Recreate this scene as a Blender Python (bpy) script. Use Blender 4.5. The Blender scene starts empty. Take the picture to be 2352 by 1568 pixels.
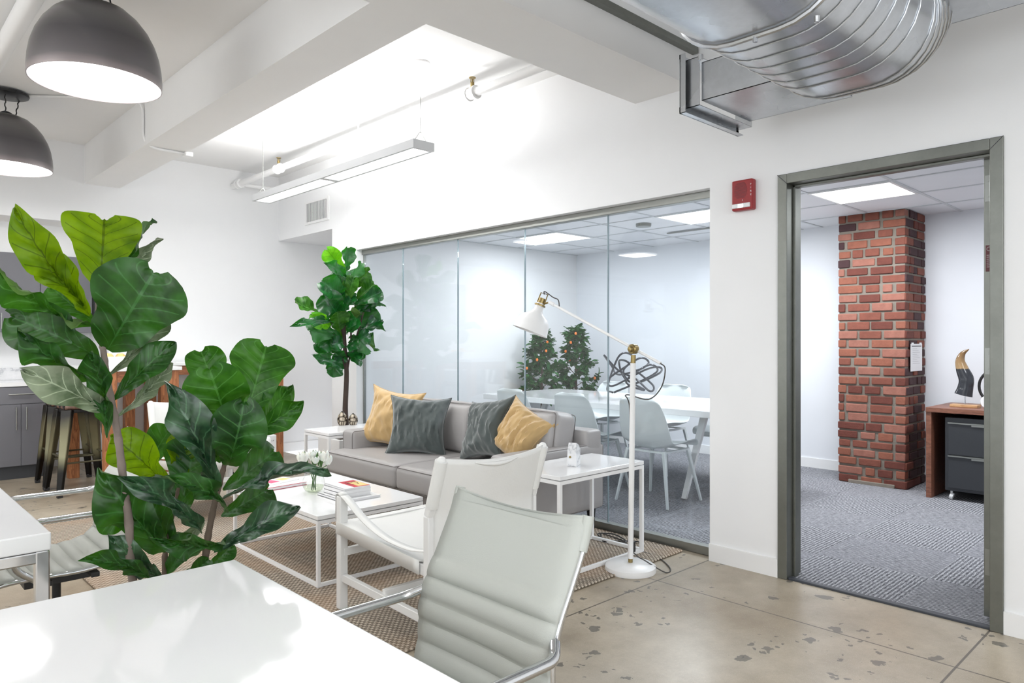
import bpy, bmesh, math, random
from mathutils import Vector, Matrix, noise
PI = math.pi
random.seed(7)
sc = bpy.context.scene
COL = sc.collection
# ---------------------------------------------------------------- camera
F, H = 1633.0, 1.28
SN, CS = 0.6898, 0.7240
cd = bpy.data.cameras.new('camera'); cam = bpy.data.objects.new('camera', cd); COL.objects.link(cam)
cd.sensor_width = 36; cd.lens = F/2352*36; cd.clip_start = .02
cam.location = (0, 0, H)
cam.rotation_euler = (PI/2, 0, -math.atan2(SN, CS))
sc.camera = cam
# ---------------------------------------------------------------- world and exposure
w = bpy.data.worlds.new('world'); sc.world = w; w.use_nodes = True
bg = w.node_tree.nodes['Background']; bg.inputs[0].default_value = (.93, .96, 1, 1); bg.inputs[1].default_value = 1.15
sc.view_settings.view_transform = 'Standard'; sc.view_settings.look = 'None'
sc.view_settings.exposure = 0.17; sc.view_settings.gamma = 1
def area(name, loc, rot, sx, sy, power, col=(1, 1, 1), parent=None, spread=PI):
    l = bpy.data.lights.new(name, 'AREA'); l.shape = 'RECTANGLE'; l.size = sx; l.size_y = sy; l.energy = power; l.color = col; l.spread = spread
    o = bpy.data.objects.new(name, l); COL.objects.link(o); o.location = loc; o.rotation_euler = rot
    if parent: o.parent = parent
    return o
# added soft fill lamps along the unseen rear and left window walls
area('window_fill', (-.6, -3.95, 1.75), (PI/2, 0, 0), 7.5, 2.0, 105, (.90, .955, 1))
area('window_fill', (-4.95, 2.0, 1.75), (PI/2, 0, -PI/2), 8, 2.0, 90, (.90, .955, 1))
def at(x, y, X=None, Y=None, Z=None):
    """point of the room seen at pixel (x, y) and lying on the given plane"""
    k = x-1176
    d = Vector((F*SN+k*CS, F*CS-k*SN, 784-y))
    t = X/d.x if X is not None else (Y/d.y if Y is not None else (Z-H)/d.z)
    return Vector((0, 0, H))+d*t
# ---------------------------------------------------------------- materials
class NT:
    def __init__(s, name):
        s.m = bpy.data.materials.new(name); s.m.use_nodes = True
        s.t = s.m.node_tree; s.n = s.t.nodes; s.b = s.n['Principled BSDF']; s.out = s.n['Material Output']
    def new(s, t, **kw):
        o = s.n.new(t)
        for k, v in kw.items(): setattr(o, k, v)
        return o
    def link(s, a, b): s.t.links.new(a, b)
    def val(s, i, v):
        if hasattr(v, 'is_linked') or isinstance(v, bpy.types.NodeSocket): s.link(v, i)
        else: i.default_value = v
    def math(s, op, a, b=0.0, c=None, clamp=False):
        o = s.new('ShaderNodeMath', operation=op); o.use_clamp = clamp
        s.val(o.inputs[0], a); s.val(o.inputs[1], b)
        if c is not None: s.val(o.inputs[2], c)
        return o.outputs[0]
    def mix(s, f, a, b):
        o = s.new('ShaderNodeMix', data_type='RGBA'); s.val(o.inputs[0], f)
        for i, v in ((6, a), (7, b)):
            if isinstance(v, tuple): o.inputs[i].default_value = (*v[:3], 1)
            else: s.link(v, o.inputs[i])
        return o.outputs[2]
    def noise(s, vec, scale, detail=3, rough=.5, out=0):
        o = s.new('ShaderNodeTexNoise'); o.inputs['Scale'].default_value = scale; o.inputs['Detail'].default_value = detail; o.inputs['Roughness'].default_value = rough
        if vec is not None: s.link(vec, o.inputs['Vector'])
        return o.outputs[out]
    def coord(s, k='Object'): return s.new('ShaderNodeTexCoord').outputs[k]
    def mapping(s, vec, scale=(1, 1, 1), rot=(0, 0, 0)):
        o = s.new('ShaderNodeMapping'); o.inputs['Scale'].default_value = scale; o.inputs['Rotation'].default_value = rot; s.link(vec, o.inputs[0]); return o.outputs[0]
    def sep(s, vec):
        o = s.new('ShaderNodeSeparateXYZ'); s.link(vec, o.inputs[0]); return o.outputs
    def ramp(s, f, stops):
        o = s.new('ShaderNodeValToRGB'); s.link(f, o.inputs[0]); e = o.color_ramp.elements
        while len(e) < len(stops): e.new(.5)
        for i, (p, c) in enumerate(stops): e[i].position = p; e[i].color = (*c, 1) if len(c) == 3 else c
        return o.outputs[0]
    def bump(s, h, strength=.3, dist=.01):
        o = s.new('ShaderNodeBump'); o.inputs['Strength'].default_value = strength; o.inputs['Distance'].default_value = dist
        s.link(h, o.inputs['Height']); s.link(o.outputs[0], s.b.inputs['Normal']); return o
    def base(s, c):
        if isinstance(c, tuple): s.b.inputs['Base Color'].default_value = (*c, 1)
        else: s.link(c, s.b.inputs['Base Color'])
    def set(s, rough=.5, metal=0, spec=None, **kw):
        s.b.inputs['Roughness'].default_value = rough; s.b.inputs['Metallic'].default_value = metal
        if spec is not None: s.b.inputs['Specular IOR Level'].default_value = spec
        for k, v in kw.items(): s.b.inputs[k].default_value = v
        return s
def srgb(r, g, b):
    f = lambda c: (c/255/12.92) if c/255 <= .04045 else ((c/255+.055)/1.055)**2.4
    return (f(r), f(g), f(b))
def plain(name, c, rough=.5, metal=0, spec=None, var=.04, scale=6, bump=0, bscale=200, **kw):
    """procedural base: the colour with a faint large mottling and optional fine grain"""
    n = NT(name); v = n.coord()
    f = n.noise(v, scale, 2)
    n.base(n.mix(f, tuple(x*(1-var) for x in c), tuple(min(1, x*(1+var)) for x in c)))
    n.set(rough, metal, spec, **kw)
    if bump: n.bump(n.noise(v, bscale, 2), bump, .002)
    return n.m
M = {}
M['wall'] = plain('wall_paint', (.86, .865, .875), .6, var=.012, bump=.06, bscale=90)
M['ceil'] = plain('ceiling_paint', (.87, .868, .865), .7, var=.012, bump=.08, bscale=70)
M['base'] = plain('baseboard_vinyl', (.86, .86, .86), .35, var=.01)
M['white_gloss'] = plain('white_lacquer', (.87, .875, .885), .07, var=.008, scale=2, spec=.6)
M['white_metal'] = plain('white_powder_coat', (.86, .86, .86), .35, var=.01)
M['white_plastic'] = plain('white_plastic', (.82, .83, .84), .3, var=.01)
M['white_wood'] = plain('white_painted_wood', (.82, .82, .81), .45, var=.02, bump=.08, bscale=60)
M['white_leather'] = plain('white_leather', (.80, .80, .78), .42, var=.03, scale=9, bump=.25, bscale=160)
M['grey_leather'] = plain('pale_grey_leather', srgb(180, 183, 177), .45, var=.02, scale=5, bump=.2, bscale=420)
M['sofa'] = plain('taupe_grey_leather', srgb(160, 157, 156), .42, var=.03, scale=4, bump=.22, bscale=260)
M['piping'] = plain('dark_piping', srgb(105, 100, 98), .5)
M['chrome'] = plain('polished_chrome', (.66, .67, .69), .09, 1, var=.01)
M['alu'] = plain('satin_aluminium', srgb(150, 152, 148), .38, .9, var=.05, scale=20)
M['black'] = plain('black_metal', (.015, .015, .016), .35, .3)
M['blackp'] = plain('black_plastic', (.02, .02, .022), .45)
M['shell'] = plain('pale_grey_shell', srgb(222, 228, 229), .35, var=.01)
M['cabinet'] = plain('charcoal_laminate', srgb(112, 112, 118), .38, var=.03, bump=.1, bscale=300)
M['toekick'] = plain('dark_toekick', srgb(60, 62, 66), .5)
M['filecab'] = plain('anthracite_steel', srgb(58, 60, 64), .35, .3, bump=.15, bscale=500)
M['mustard'] = plain('mustard_velvet', srgb(188, 156, 104), .7, var=.08, scale=7, bump=.2, bscale=300, **{'Sheen Weight': .5})
M['green_velvet'] = plain('slate_green_velvet', srgb(64, 73, 72), .65, var=.15, scale=8, bump=.2, bscale=300, **{'Sheen Weight': .6})
M['brass'] = plain('antique_brass', srgb(150, 132, 88), .32, .9, var=.1, scale=30)
M['cord'] = plain('grey_braided_cord', srgb(80, 78, 76), .7, bump=.4, bscale=900)
M['sculpt'] = plain('dark_steel_rod', srgb(60, 62, 68), .35, .6)
M['red'] = plain('alarm_red', srgb(150, 38, 42), .4, var=.03)
M['red2'] = plain('red_cover', srgb(190, 40, 60), .4)
M['darkred'] = plain('dark_red_label', srgb(100, 30, 38), .4)
M['pink'] = plain('pink_print', srgb(220, 90, 130), .5)
M['yellow'] = plain('yellow_fruit', srgb(235, 200, 130), .5, var=.1, scale=20)
M['orange'] = plain('orange_fruit', srgb(240, 130, 50), .45, var=.1, scale=20)
M['paper'] = plain('paper', (.83, .83, .84), .7)
M['ink'] = plain('ink', (.05, .05, .06), .7)
M['rubber'] = plain('dark_threshold', srgb(58, 62, 70), .5)
M['petal'] = plain('white_petal', (.86, .87, .80), .5, var=.06, scale=30, **{'Subsurface Weight': .15})
M['stalk'] = plain('green_stalk', srgb(70, 110, 50), .5, var=.1, scale=20)
M['planter'] = plain('white_planter', (.80, .80, .80), .5, var=.02)
M['soil'] = plain('soil', (.05, .035, .025), .95, bump=.8, bscale=60)
M['tile'] = plain('ceiling_tile', (.80, .81, .84), .8, var=.02, bump=.2, bscale=150)
M['grid'] = plain('ceiling_grid', (.62, .64, .66), .5)
M['rwall'] = plain('cool_wall_paint', (.80, .82, .86), .6, var=.012, bump=.05, bscale=90)
M['lamp_housing'] = plain('grey_white_housing', (.62, .63, .64), .4, var=.01)
def emit(name, c, s):
    n = NT(name); n.base((.8, .8, .8)); n.b.inputs['Emission Color'].default_value = (*c, 1); n.b.inputs['Emission Strength'].default_value = s
    return n.m
M['panel_glow'] = emit('panel_glow', (1, 1, 1), 3.2)
M['tube_glow'] = emit('tube_glow', (1, 1, 1), 3)
M['lamp_glow'] = emit('lamp_glow', (1, .99, .97), 3)
def marble():
    n = NT('marble'); v = n.coord(); d = n.noise(v, 6, 6, .6)
    f = n.math('ABSOLUTE', n.math('SUBTRACT', d, .5))
    n.base(n.ramp(f, [(0, srgb(190, 192, 196)), (.03, srgb(225, 226, 228)), (.2, srgb(238, 238, 240))])); n.set(.2); return n.m
M['marble'] = marble()
def wood(name, c1, c2, axis=2, sc_=9):
    n = NT(name); v = n.coord(); s = [sc_]*3; s[axis] = sc_*.12
    v2 = n.mapping(v, tuple(s)); d = n.noise(v2, 1.2, 5, .6)
    r = n.math('FRACT', n.math('MULTIPLY', d, 9)); g = n.noise(n.mapping(v, tuple(x*12 for x in s)), 1, 2)
    n.base(n.mix(n.math('MULTIPLY', r, n.math('ADD', g, .3)), c1, c2)); n.set(.42); n.bump(g, .1, .002); return n.m
M['wood_z'] = wood('reclaimed_wood_upright', srgb(186, 122, 78), srgb(120, 70, 42), 2)
M['wood_x'] = wood('reclaimed_wood_rail', srgb(160, 102, 66), srgb(105, 62, 40), 0)
M['walnut'] = wood('walnut_veneer', srgb(138, 90, 70), srgb(96, 58, 44), 1, 12)
M['lightwood'] = wood('light_wood_plinth', srgb(205, 165, 120), srgb(170, 125, 85), 1, 14)
M['seatwood'] = wood('dark_wood_seat', srgb(130, 100, 85), srgb(80, 60, 52), 1, 12)
def concrete():
    n = NT('stained_concrete'); v = n.coord('Object'); X, Y, Z = n.sep(v)
    big = n.noise(v, .9, 4, .6); mid = n.noise(v, 5, 5, .65); fine = n.noise(v, 60, 3, .7)
    c = n.ramp(big, [(.3, srgb(150, 134, 112)), (.5, srgb(182, 170, 150)), (.7, srgb(202, 192, 174))])
    c = n.mix(n.ramp(mid, [(.35, (0, 0, 0)), (.7, (1, 1, 1))]), c, n.mix(.35, c, srgb(112, 100, 84)))
    c = n.mix(n.math('MULTIPLY', fine, .30), c, srgb(110, 98, 82))
    sp = n.noise(n.mapping(v, (1, 1, 1)), 340, 1)
    c = n.mix(n.math('MULTIPLY', n.math('GREATER_THAN', sp, .66), .5), c, srgb(205, 200, 190))
    # dark adhesive blots
    dist = n.new('ShaderNodeVectorMath', operation='ADD'); n.link(v, dist.inputs[0])
    nz = n.new('ShaderNodeVectorMath', operation='SCALE'); n.link(n.noise(v, 14, 3, .6, 1), nz.inputs[0]); nz.inputs['Scale'].default_value = .10
    n.link(nz.outputs[0], dist.inputs[1])
    for scl, thr, msk in ((5.5, .17, .50), (13, .20, .52)):
        vo = n.new('ShaderNodeTexVoronoi', voronoi_dimensions='2D'); vo.inputs['Scale'].default_value = scl; n.link(dist.outputs[0], vo.inputs['Vector'])
        rnd = n.sep(vo.outputs['Color'])[0]
        rad = n.math('MULTIPLY', rnd, thr)
        m = n.math('MULTIPLY', n.math('LESS_THAN', vo.outputs['Distance'], rad), n.math('GREATER_THAN', n.noise(v, 2.2, 2), msk))
        c = n.mix(n.math('MULTIPLY', m, .72), c, srgb(78, 76, 72))
    # saw-cut joints
    for ax, off in ((Y, 2.22), (X, 3.19)):
        r = n.math('ABSOLUTE', n.math('SUBTRACT', n.math('FRACT', n.math('ADD', n.math('DIVIDE', n.math('SUBTRACT', ax, off), 1.4), 20.5)), .5))
        m = n.math('LESS_THAN', r, .0032)
        c = n.mix(n.math('MULTIPLY', m, .85), c, srgb(80, 74, 66))
    n.base(c)
    rr = n.math('ADD', n.math('MULTIPLY', mid, .22), .22); n.link(rr, n.b.inputs['Roughness'])
    n.bump(fine, .08, .003); return n.m
M['concrete'] = concrete()
def carpet():
    n = NT('carpet_tile'); v = n.coord(); v = n.mapping(v, (1, 1, 1), (0, 0, 0)); X, Y, Z = n.sep(v)
    cx = n.math('FLOOR', n.math('DIVIDE', X, .61)); cy = n.math('FLOOR', n.math('DIVIDE', Y, .61))
    par = n.math('MODULO', n.math('ADD', n.math('ADD', cx, cy), 40), 2)
    def comb(a, b):
        o = n.new('ShaderNodeCombineXYZ'); n.link(a, o.inputs[0]); n.link(b, o.inputs[1]); return o.outputs[0]
    m = lambda a, k: n.math('MULTIPLY', a, k)
    a = n.noise(comb(m(X, 26), m(Y, 240)), 1, 2, .7); b = n.noise(comb(m(X, 240), m(Y, 26)), 1, 3, .75)
    rows = n.math('SINE', m(Y, 300)); cols = n.math('SINE', m(X, 300))
    d = n.math('ADD', a, m(rows, .11)); e = n.math('ADD', b, m(cols, .11))
    mx = n.new('ShaderNodeMix'); n.link(par, mx.inputs[0]); n.link(d, mx.inputs[2]); n.link(e, mx.inputs[3])
    f = mx.outputs[0]; g = n.noise(v, 160, 2, .8)
    f = n.math('ADD', m(f, .75), m(g, .25))
    n.base(n.ramp(f, [(.34, srgb(66, 67, 72)), (.5, srgb(128, 129, 134)), (.64, srgb(186, 187, 192))]))
    n.set(.95, spec=.1); n.bump(f, .5, .006); return n.m
M['carpet'] = carpet()
def jute():
    n = NT('braided_jute'); v = n.coord(); X, Y, Z = n.sep(v)
    p = .018
    wob = n.math('MULTIPLY', n.noise(v, 12, 2), .012)
    yy = n.math('DIVIDE', n.math('ADD', Y, wob), p); a = n.math('FRACT', n.math('ADD', yy, 400))
    tri = n.math('ABSOLUTE', n.math('SUBTRACT', a, .5))
    row = n.math('FLOOR', yy)
    s = n.math('SINE', n.math('ADD', n.math('MULTIPLY', X, 2*PI/.027), n.math('ADD', n.math('MULTIPLY', tri, 5.5), n.math('MULTIPLY', row, 2.4))))
    prof = n.math('SUBTRACT', 1.0, n.math('POWER', n.math('MULTIPLY', tri, 2), 3))
    h = n.math('MULTIPLY', prof, n.math('ADD', n.math('MULTIPLY', s, .5), .5))
    big = n.noise(v, 2.4, 3)
    c = n.ramp(h, [(.0, srgb(62, 52, 44)), (.25, srgb(142, 126, 110)), (.6, srgb(190, 176, 158)), (1, srgb(222, 212, 198))])
    c = n.mix(n.ramp(big, [(.42, (0, 0, 0)), (.6, (1, 1, 1))]), c, n.mix(.28, c, srgb(180, 132, 88)))
    c = n.mix(n.math('MULTIPLY', n.noise(v, 90, 2, .8), .3), c, srgb(235, 225, 208))
    n.base(c); n.set(.9, spec=.15); n.bump(h, .9, .008); return n.m
M['jute'] = jute()
def steel(name='galvanised_steel', c=(205, 208, 212), r=(.16, .38)):
    n = NT(name); v = n.coord(); vo = n.new('ShaderNodeTexVoronoi'); vo.inputs['Scale'].default_value = 55; n.link(v, vo.inputs['Vector'])
    f = n.noise(v, 9, 5, .65); g = n.sep(vo.outputs['Color'])[0]
    a = srgb(*c)
    n.base(n.mix(n.math('ADD', n.math('MULTIPLY', f, .55), n.math('MULTIPLY', g, .06)), tuple(x*.7 for x in a), tuple(min(1, x*1.25) for x in a)))
    n.b.inputs['Metallic'].default_value = .92
    n.link(n.math('ADD', n.math('MULTIPLY', n.noise(v, 2.5, 3), r[1]-r[0]), r[0]), n.b.inputs['Roughness'])
    n.bump(n.noise(v, 3.0, 1), .07, .03); return n.m
M['galv'] = steel()
M['doorsteel'] = steel('raw_steel_frame', (138, 140, 134), (.35, .5))
def patina_sheen():
    n = NT('patinated_gunmetal_sheen'); v = n.coord(); X, Y, Z = n.sep(v)
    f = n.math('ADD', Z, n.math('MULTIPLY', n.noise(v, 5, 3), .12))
    n.base(n.ramp(f, [(.26, (.018, .017, .016)), (.40, srgb(128, 124, 98)), (.60, srgb(100, 95, 74)), (.72, (.03, .028, .026))]))  # paler middle is a reflection painted into the colour, over brassy patina
    n.set(.3, .85); return n.m
M['patina_sheen'] = patina_sheen()
def glass(name, tint=(.955, .975, .985), r=.02, k=.55, floor_=.045):
    n = NT(name); n.n.remove(n.b)
    lw = n.new('ShaderNodeLayerWeight'); lw.inputs[0].default_value = .5
    f = n.math('ADD', n.math('MULTIPLY', n.math('POWER', lw.outputs['Facing'], 4.0), k), floor_)
    t = n.new('ShaderNodeBsdfTransparent'); t.inputs[0].default_value = (*tint, 1)
    g = n.new('ShaderNodeBsdfGlossy'); g.inputs['Roughness'].default_value = r
    m = n.new('ShaderNodeMixShader'); n.link(f, m.inputs[0]); n.link(t.outputs[0], m.inputs[1]); n.link(g.outputs[0], m.inputs[2])
    n.link(m.outputs[0], n.out.inputs[0]); return n.m
M['glass'] = glass('partition_glass')
M['vase'] = glass('clear_vase_glass', (.97, .98, .97), .01, .6, .06)
M['water'] = glass('vase_water', (.86, .90, .80), .01, .4, .05)
M['edge'] = plain('glass_edge', srgb(150, 165, 170), .2, .2)
def leafmat(name, top, top2, under, trans, tw=.35, rough=.32, spec=.25, vk=2.2):
    n = NT(name); uv = n.coord('UV'); u, v, _ = n.sep(uv); o = n.coord('Object')
    au = n.math('ABSOLUTE', n.math('MULTIPLY', n.math('SUBTRACT', u, .5), 2))
    s = n.math('SUBTRACT', n.math('MULTIPLY', v, 6.5), n.math('MULTIPLY', n.math('POWER', au, .8), 1.5))
    fr = n.math('ABSOLUTE', n.math('SUBTRACT', n.math('FRACT', n.math('ADD', s, 10)), .5))   # .5 on the vein
    vein = n.math('MAXIMUM', n.math('LESS_THAN', au, .035), n.math('MULTIPLY', n.math('GREATER_THAN', fr, .462), n.math('LESS_THAN', au, .9)))
    nz = n.noise(o, 16, 3)
    c = n.mix(n.ramp(nz, [(.4, (0, 0, 0)), (.6, (1, 1, 1))]), top, top2)
    c = n.mix(n.math('MULTIPLY', vein, .55), c, tuple(min(1, x*vk+.012*vk) for x in top2))
    geo = n.new('ShaderNodeNewGeometry')
    cu = n.mix(n.math('MULTIPLY', vein, .5), under, tuple(x*.55 for x in under))
    c = n.mix(geo.outputs['Backfacing'], c, cu)
    n.base(c); n.set(rough, spec=spec); n.link(n.math('ADD', n.math('MULTIPLY', geo.outputs['Backfacing'], .25), rough), n.b.inputs['Roughness'])
    n.bump(n.math('SUBTRACT', n.math('SINE', n.math('MULTIPLY', fr, PI)), 0.0), -.8, .02)
    tr = n.new('ShaderNodeBsdfTranslucent'); n.link(n.mix(n.math('MULTIPLY', vein, .7), trans, tuple(x*.25 for x in trans)), tr.inputs[0])
    m = n.new('ShaderNodeMixShader'); m.inputs[0].default_value = tw
    n.link(n.b.outputs[0], m.inputs[1]); n.link(tr.outputs[0], m.inputs[2]); n.link(m.outputs[0], n.out.inputs[0]); return n.m
M['leaf'] = leafmat('fig_leaf', srgb(14, 50, 18), srgb(36, 84, 26), srgb(84, 112, 70), srgb(80, 140, 14), .18, .32, .4)
M['leaf_backlit'] = leafmat('backlit_fig_leaf', srgb(56, 92, 8), srgb(104, 134, 12), srgb(100, 130, 24), srgb(140, 180, 6), .38, .32, .2, .25)  # yellow-green with light through the leaf and its dark veins painted in
M['leaf_mid'] = leafmat('mid_fig_leaf', srgb(24, 70, 16), srgb(58, 108, 34), srgb(90, 120, 62), srgb(80, 150, 15), .22)
M['leaf_blue'] = leafmat('glossy_fig_leaf', srgb(22, 52, 32), srgb(50, 86, 54), srgb(90, 108, 84), srgb(40, 90, 25), .1, .3, .75)
M['leaf_pale'] = leafmat('fig_leaf_underside', srgb(96, 110, 86), srgb(134, 144, 120), srgb(134, 144, 120), srgb(80, 110, 40), .15, .45)
M['leaf_tree'] = leafmat('tree_leaf', srgb(10, 54, 28), srgb(22, 88, 36), srgb(40, 96, 44), srgb(60, 160, 30), .22, .22, .6)
M['leaf_lime'] = leafmat('lime_leaf', srgb(70, 150, 24), srgb(110, 185, 36), srgb(110, 160, 50), srgb(120, 200, 20), .3, .3, .3, .4)
M['leaf_citrus'] = leafmat('citrus_leaf', srgb(14, 58, 30), srgb(28, 88, 42), srgb(50, 100, 52), srgb(60, 140, 40), .2, .3)
M['bark'] = plain('grey_bark', srgb(122, 110, 102), .85, var=.25, scale=30, bump=.9, bscale=70)
M['twig'] = plain('brown_twig', srgb(92, 78, 66), .8, var=.2, scale=30, bump=.6, bscale=90)
M['darkbark'] = plain('dark_bark', srgb(62, 50, 44), .85, var=.25, scale=20, bump=.9, bscale=60)
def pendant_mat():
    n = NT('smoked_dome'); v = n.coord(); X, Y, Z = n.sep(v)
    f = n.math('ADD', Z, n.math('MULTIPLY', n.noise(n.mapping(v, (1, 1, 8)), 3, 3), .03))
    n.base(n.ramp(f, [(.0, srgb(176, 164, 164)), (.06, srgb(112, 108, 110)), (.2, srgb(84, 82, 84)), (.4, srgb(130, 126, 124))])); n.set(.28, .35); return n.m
M['dome'] = pendant_mat()
def animal():
    n = NT('crackled_stone'); v = n.coord(); vo = n.new('ShaderNodeTexVoronoi', feature='DISTANCE_TO_EDGE'); vo.inputs['Scale'].default_value = 28; n.link(v, vo.inputs['Vector'])
    n.base(n.ramp(vo.outputs['Distance'], [(.05, srgb(48, 40, 34)), (.12, srgb(150, 138, 118)), (.4, srgb(190, 180, 165))])); n.set(.25, .3); n.bump(vo.outputs['Distance'], .5, .01); return n.m
M['crackle'] = animal()
def horn():
    n = NT('polished_horn'); v = n.coord(); X, Y, Z = n.sep(v)
    nz = n.noise(n.mapping(v, (30, 30, 3)), 1, 3)
    n.base(n.ramp(n.math('ADD', Z, n.math('MULTIPLY', nz, .02)), [(.10, srgb(48, 50, 56)), (.322, srgb(54, 56, 60)), (.326, srgb(160, 132, 96)), (.45, srgb(120, 92, 62))])); n.set(.12); return n.m
M['horn'] = horn()
for i, c in enumerate([(138, 84, 66), (122, 70, 56), (146, 96, 82), (66, 42, 44), (102, 54, 44)]):
    M['brick%d' % i] = plain('brick_tone', srgb(*c), .85, var=.25, scale=22, bump=.9, bscale=60)
M['mortar'] = plain('mortar', srgb(128, 120, 110), .95, var=.15, scale=20, bump=.9, bscale=70)
# ---------------------------------------------------------------- mesh builder
class MB:
    def __init__(s): s.v = []; s.f = []; s.mi = []; s.uv = {}; s.mx = Matrix.Identity(4); s.cm = 0
    def add(s, vs, fs, uvs=None):
        o = len(s.v); s.v += [s.mx @ Vector(p) for p in vs]
        for i, f in enumerate(fs):
            if uvs: s.uv[len(s.f)] = [uvs[j] for j in f]
            s.f.append([j+o for j in f]); s.mi.append(s.cm)
        return s
    def box(s, a, b):
        x0, y0, z0 = [min(p, q) for p, q in zip(a, b)]; x1, y1, z1 = [max(p, q) for p, q in zip(a, b)]
        return s.add([(x0, y0, z0), (x1, y0, z0), (x1, y1, z0), (x0, y1, z0), (x0, y0, z1), (x1, y0, z1), (x1, y1, z1), (x0, y1, z1)],
                     [(0, 3, 2, 1), (4, 5, 6, 7), (0, 1, 5, 4), (1, 2, 6, 5), (2, 3, 7, 6), (3, 0, 4, 7)])
    def bar(s, a, b, w, d, up=(0, 0, 1), w2=None, d2=None):
        a, b = Vector(a), Vector(b); z = (b-a).normalized(); x = z.cross(Vector(up))
        if x.length < 1e-4: x = z.cross(Vector((0, 1, 0)))
        x.normalize(); y = x.cross(z)
        w2 = w if w2 is None else w2; d2 = d if d2 is None else d2
        vs = []
        for p, ww, dd in ((a, w, d), (b, w2, d2)):
            for i, j in ((-1, -1), (1, -1), (1, 1), (-1, 1)): vs.append(p+x*(i*ww/2)+y*(j*dd/2))
        return s.add(vs, [(0, 1, 2, 3), (7, 6, 5, 4), (0, 4, 5, 1), (1, 5, 6, 2), (2, 6, 7, 3), (3, 7, 4, 0)])
    def tube(s, pts, r, n=12, cap=True, closed=False, flat=None):
        pts = [Vector(p) for p in pts]; m = len(pts); rs = r if isinstance(r, (list, tuple)) else [r]*m
        T = []
        for i in range(m):
            if closed: t = pts[(i+1) % m]-pts[i-1]
            else: t = pts[min(i+1, m-1)]-pts[max(i-1, 0)]
            T.append(t.normalized())
        nrm = T[0].cross(Vector((0, 0, 1)))
        if nrm.length < .05: nrm = T[0].cross(Vector((0, 1, 0)))
        nrm.normalize(); vs = []
        for i in range(m):
            nrm = (nrm-T[i]*nrm.dot(T[i])).normalized(); bn = T[i].cross(nrm)
            for k in range(n):
                a = 2*PI*k/n; vs.append(pts[i]+nrm*(math.cos(a)*rs[i])+bn*(math.sin(a)*rs[i]))
        fs = []
        for i in range(m if closed else m-1):
            j = (i+1) % m
            for k in range(n): fs.append((i*n+k, i*n+(k+1) % n, j*n+(k+1) % n, j*n+k))
        if cap and not closed: fs += [tuple(range(n))[::-1], tuple((m-1)*n+k for k in range(n))]
        return s.add(vs, fs)
    def lathe(s, prof, n=32, c=(0, 0, 0), axis=None, cap=False):
        """prof [(r, z)]; axis: Matrix to orient"""
        vs = []; fs = []; c = Vector(c); m = len(prof)
        for r, z in prof:
            for k in range(n):
                a = 2*PI*k/n; p = Vector((r*math.cos(a), r*math.sin(a), z))
                if axis is not None: p = axis @ p
                vs.append(c+p)
        for i in range(m-1):
            for k in range(n): fs.append((i*n+k, i*n+(k+1) % n, (i+1)*n+(k+1) % n, (i+1)*n+k))
        if cap: fs += [tuple(range(n))[::-1], tuple((m-1)*n+k for k in range(n))]
        return s.add(vs, fs)
    def grid(s, P, uv=False):
        """P[i][j] points"""
        ni, nj = len(P), len(P[0]); vs = [p for r in P for p in r]
        fs = [(i*nj+j, (i+1)*nj+j, (i+1)*nj+j+1, i*nj+j+1) for i in range(ni-1) for j in range(nj-1)]
        uvs = [(j/(nj-1), i/(ni-1)) for i in range(ni) for j in range(nj)] if uv else None
        return s.add(vs, fs, uvs)
    def loft(s, rings, cap=True, closed=True):
        n = len(rings[0]); vs = [p for r in rings for p in r]; fs = []
        for i in range(len(rings)-1):
            for k in range(n if closed else n-1): fs.append((i*n+k, i*n+(k+1) % n, (i+1)*n+(k+1) % n, (i+1)*n+k))
        if cap: fs += [tuple(range(n))[::-1], tuple((len(rings)-1)*n+k for k in range(n))]
        return s.add(vs, fs)
    def build(s, name, mat, parent=None, smooth=True, bevel=0, seg=2, angle=40, sub=0, solid=0, kind=None):
        me = bpy.data.meshes.new(name); me.from_pydata([tuple(v) for v in s.v], [], s.f)
        mats = mat if isinstance(mat, list) else [mat]
        for m in mats: me.materials.append(m)
        me.polygons.foreach_set('material_index', s.mi)
        if s.uv:
            l = me.uv_layers.new(name='uv')
            for p in me.polygons:
                q = s.uv.get(p.index)
                if q:
                    for li, c in zip(p.loop_indices, q): l.data[li].uv = c
        bm = bmesh.new(); bm.from_mesh(me)
        if not s.uv and not getattr(s, 'open', False): bmesh.ops.recalc_face_normals(bm, faces=bm.faces)
        bm.to_mesh(me); bm.free()
        if smooth:
            me.polygons.foreach_set('use_smooth', [True]*len(me.polygons))
            me.set_sharp_from_angle(angle=math.radians(angle))
        o = bpy.data.objects.new(name, me); COL.objects.link(o)
        if parent: o.parent = parent
        if solid: m = o.modifiers.new('s', 'SOLIDIFY'); m.thickness = solid; m.offset = 0
        if bevel: m = o.modifiers.new('b', 'BEVEL'); m.width = bevel; m.segments = seg; m.limit_method = 'ANGLE'; m.angle_limit = math.radians(35)
        if sub: m = o.modifiers.new('d', 'SUBSURF'); m.levels = sub; m.render_levels = sub
        if kind: o['kind'] = kind
        return o
def spline(pts, n=8, closed=False):
    P = [Vector(p) for p in pts]; m = len(P); out = []
    rng = m if closed else m-1
    for i in range(rng):
        p0 = P[i-1] if (closed or i > 0) else P[0]*2-P[1]; p1 = P[i]; p2 = P[(i+1) % m]
        p3 = P[(i+2) % m] if (closed or i+2 < m) else P[-1]*2-P[-2]
        for k in range(n):
            t = k/n
            out.append(.5*((2*p1)+(p2-p0)*t+(2*p0-5*p1+4*p2-p3)*t*t+(3*p1-p0-3*p2+p3)*t**3))
    if not closed: out.append(P[-1])
    return out
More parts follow.
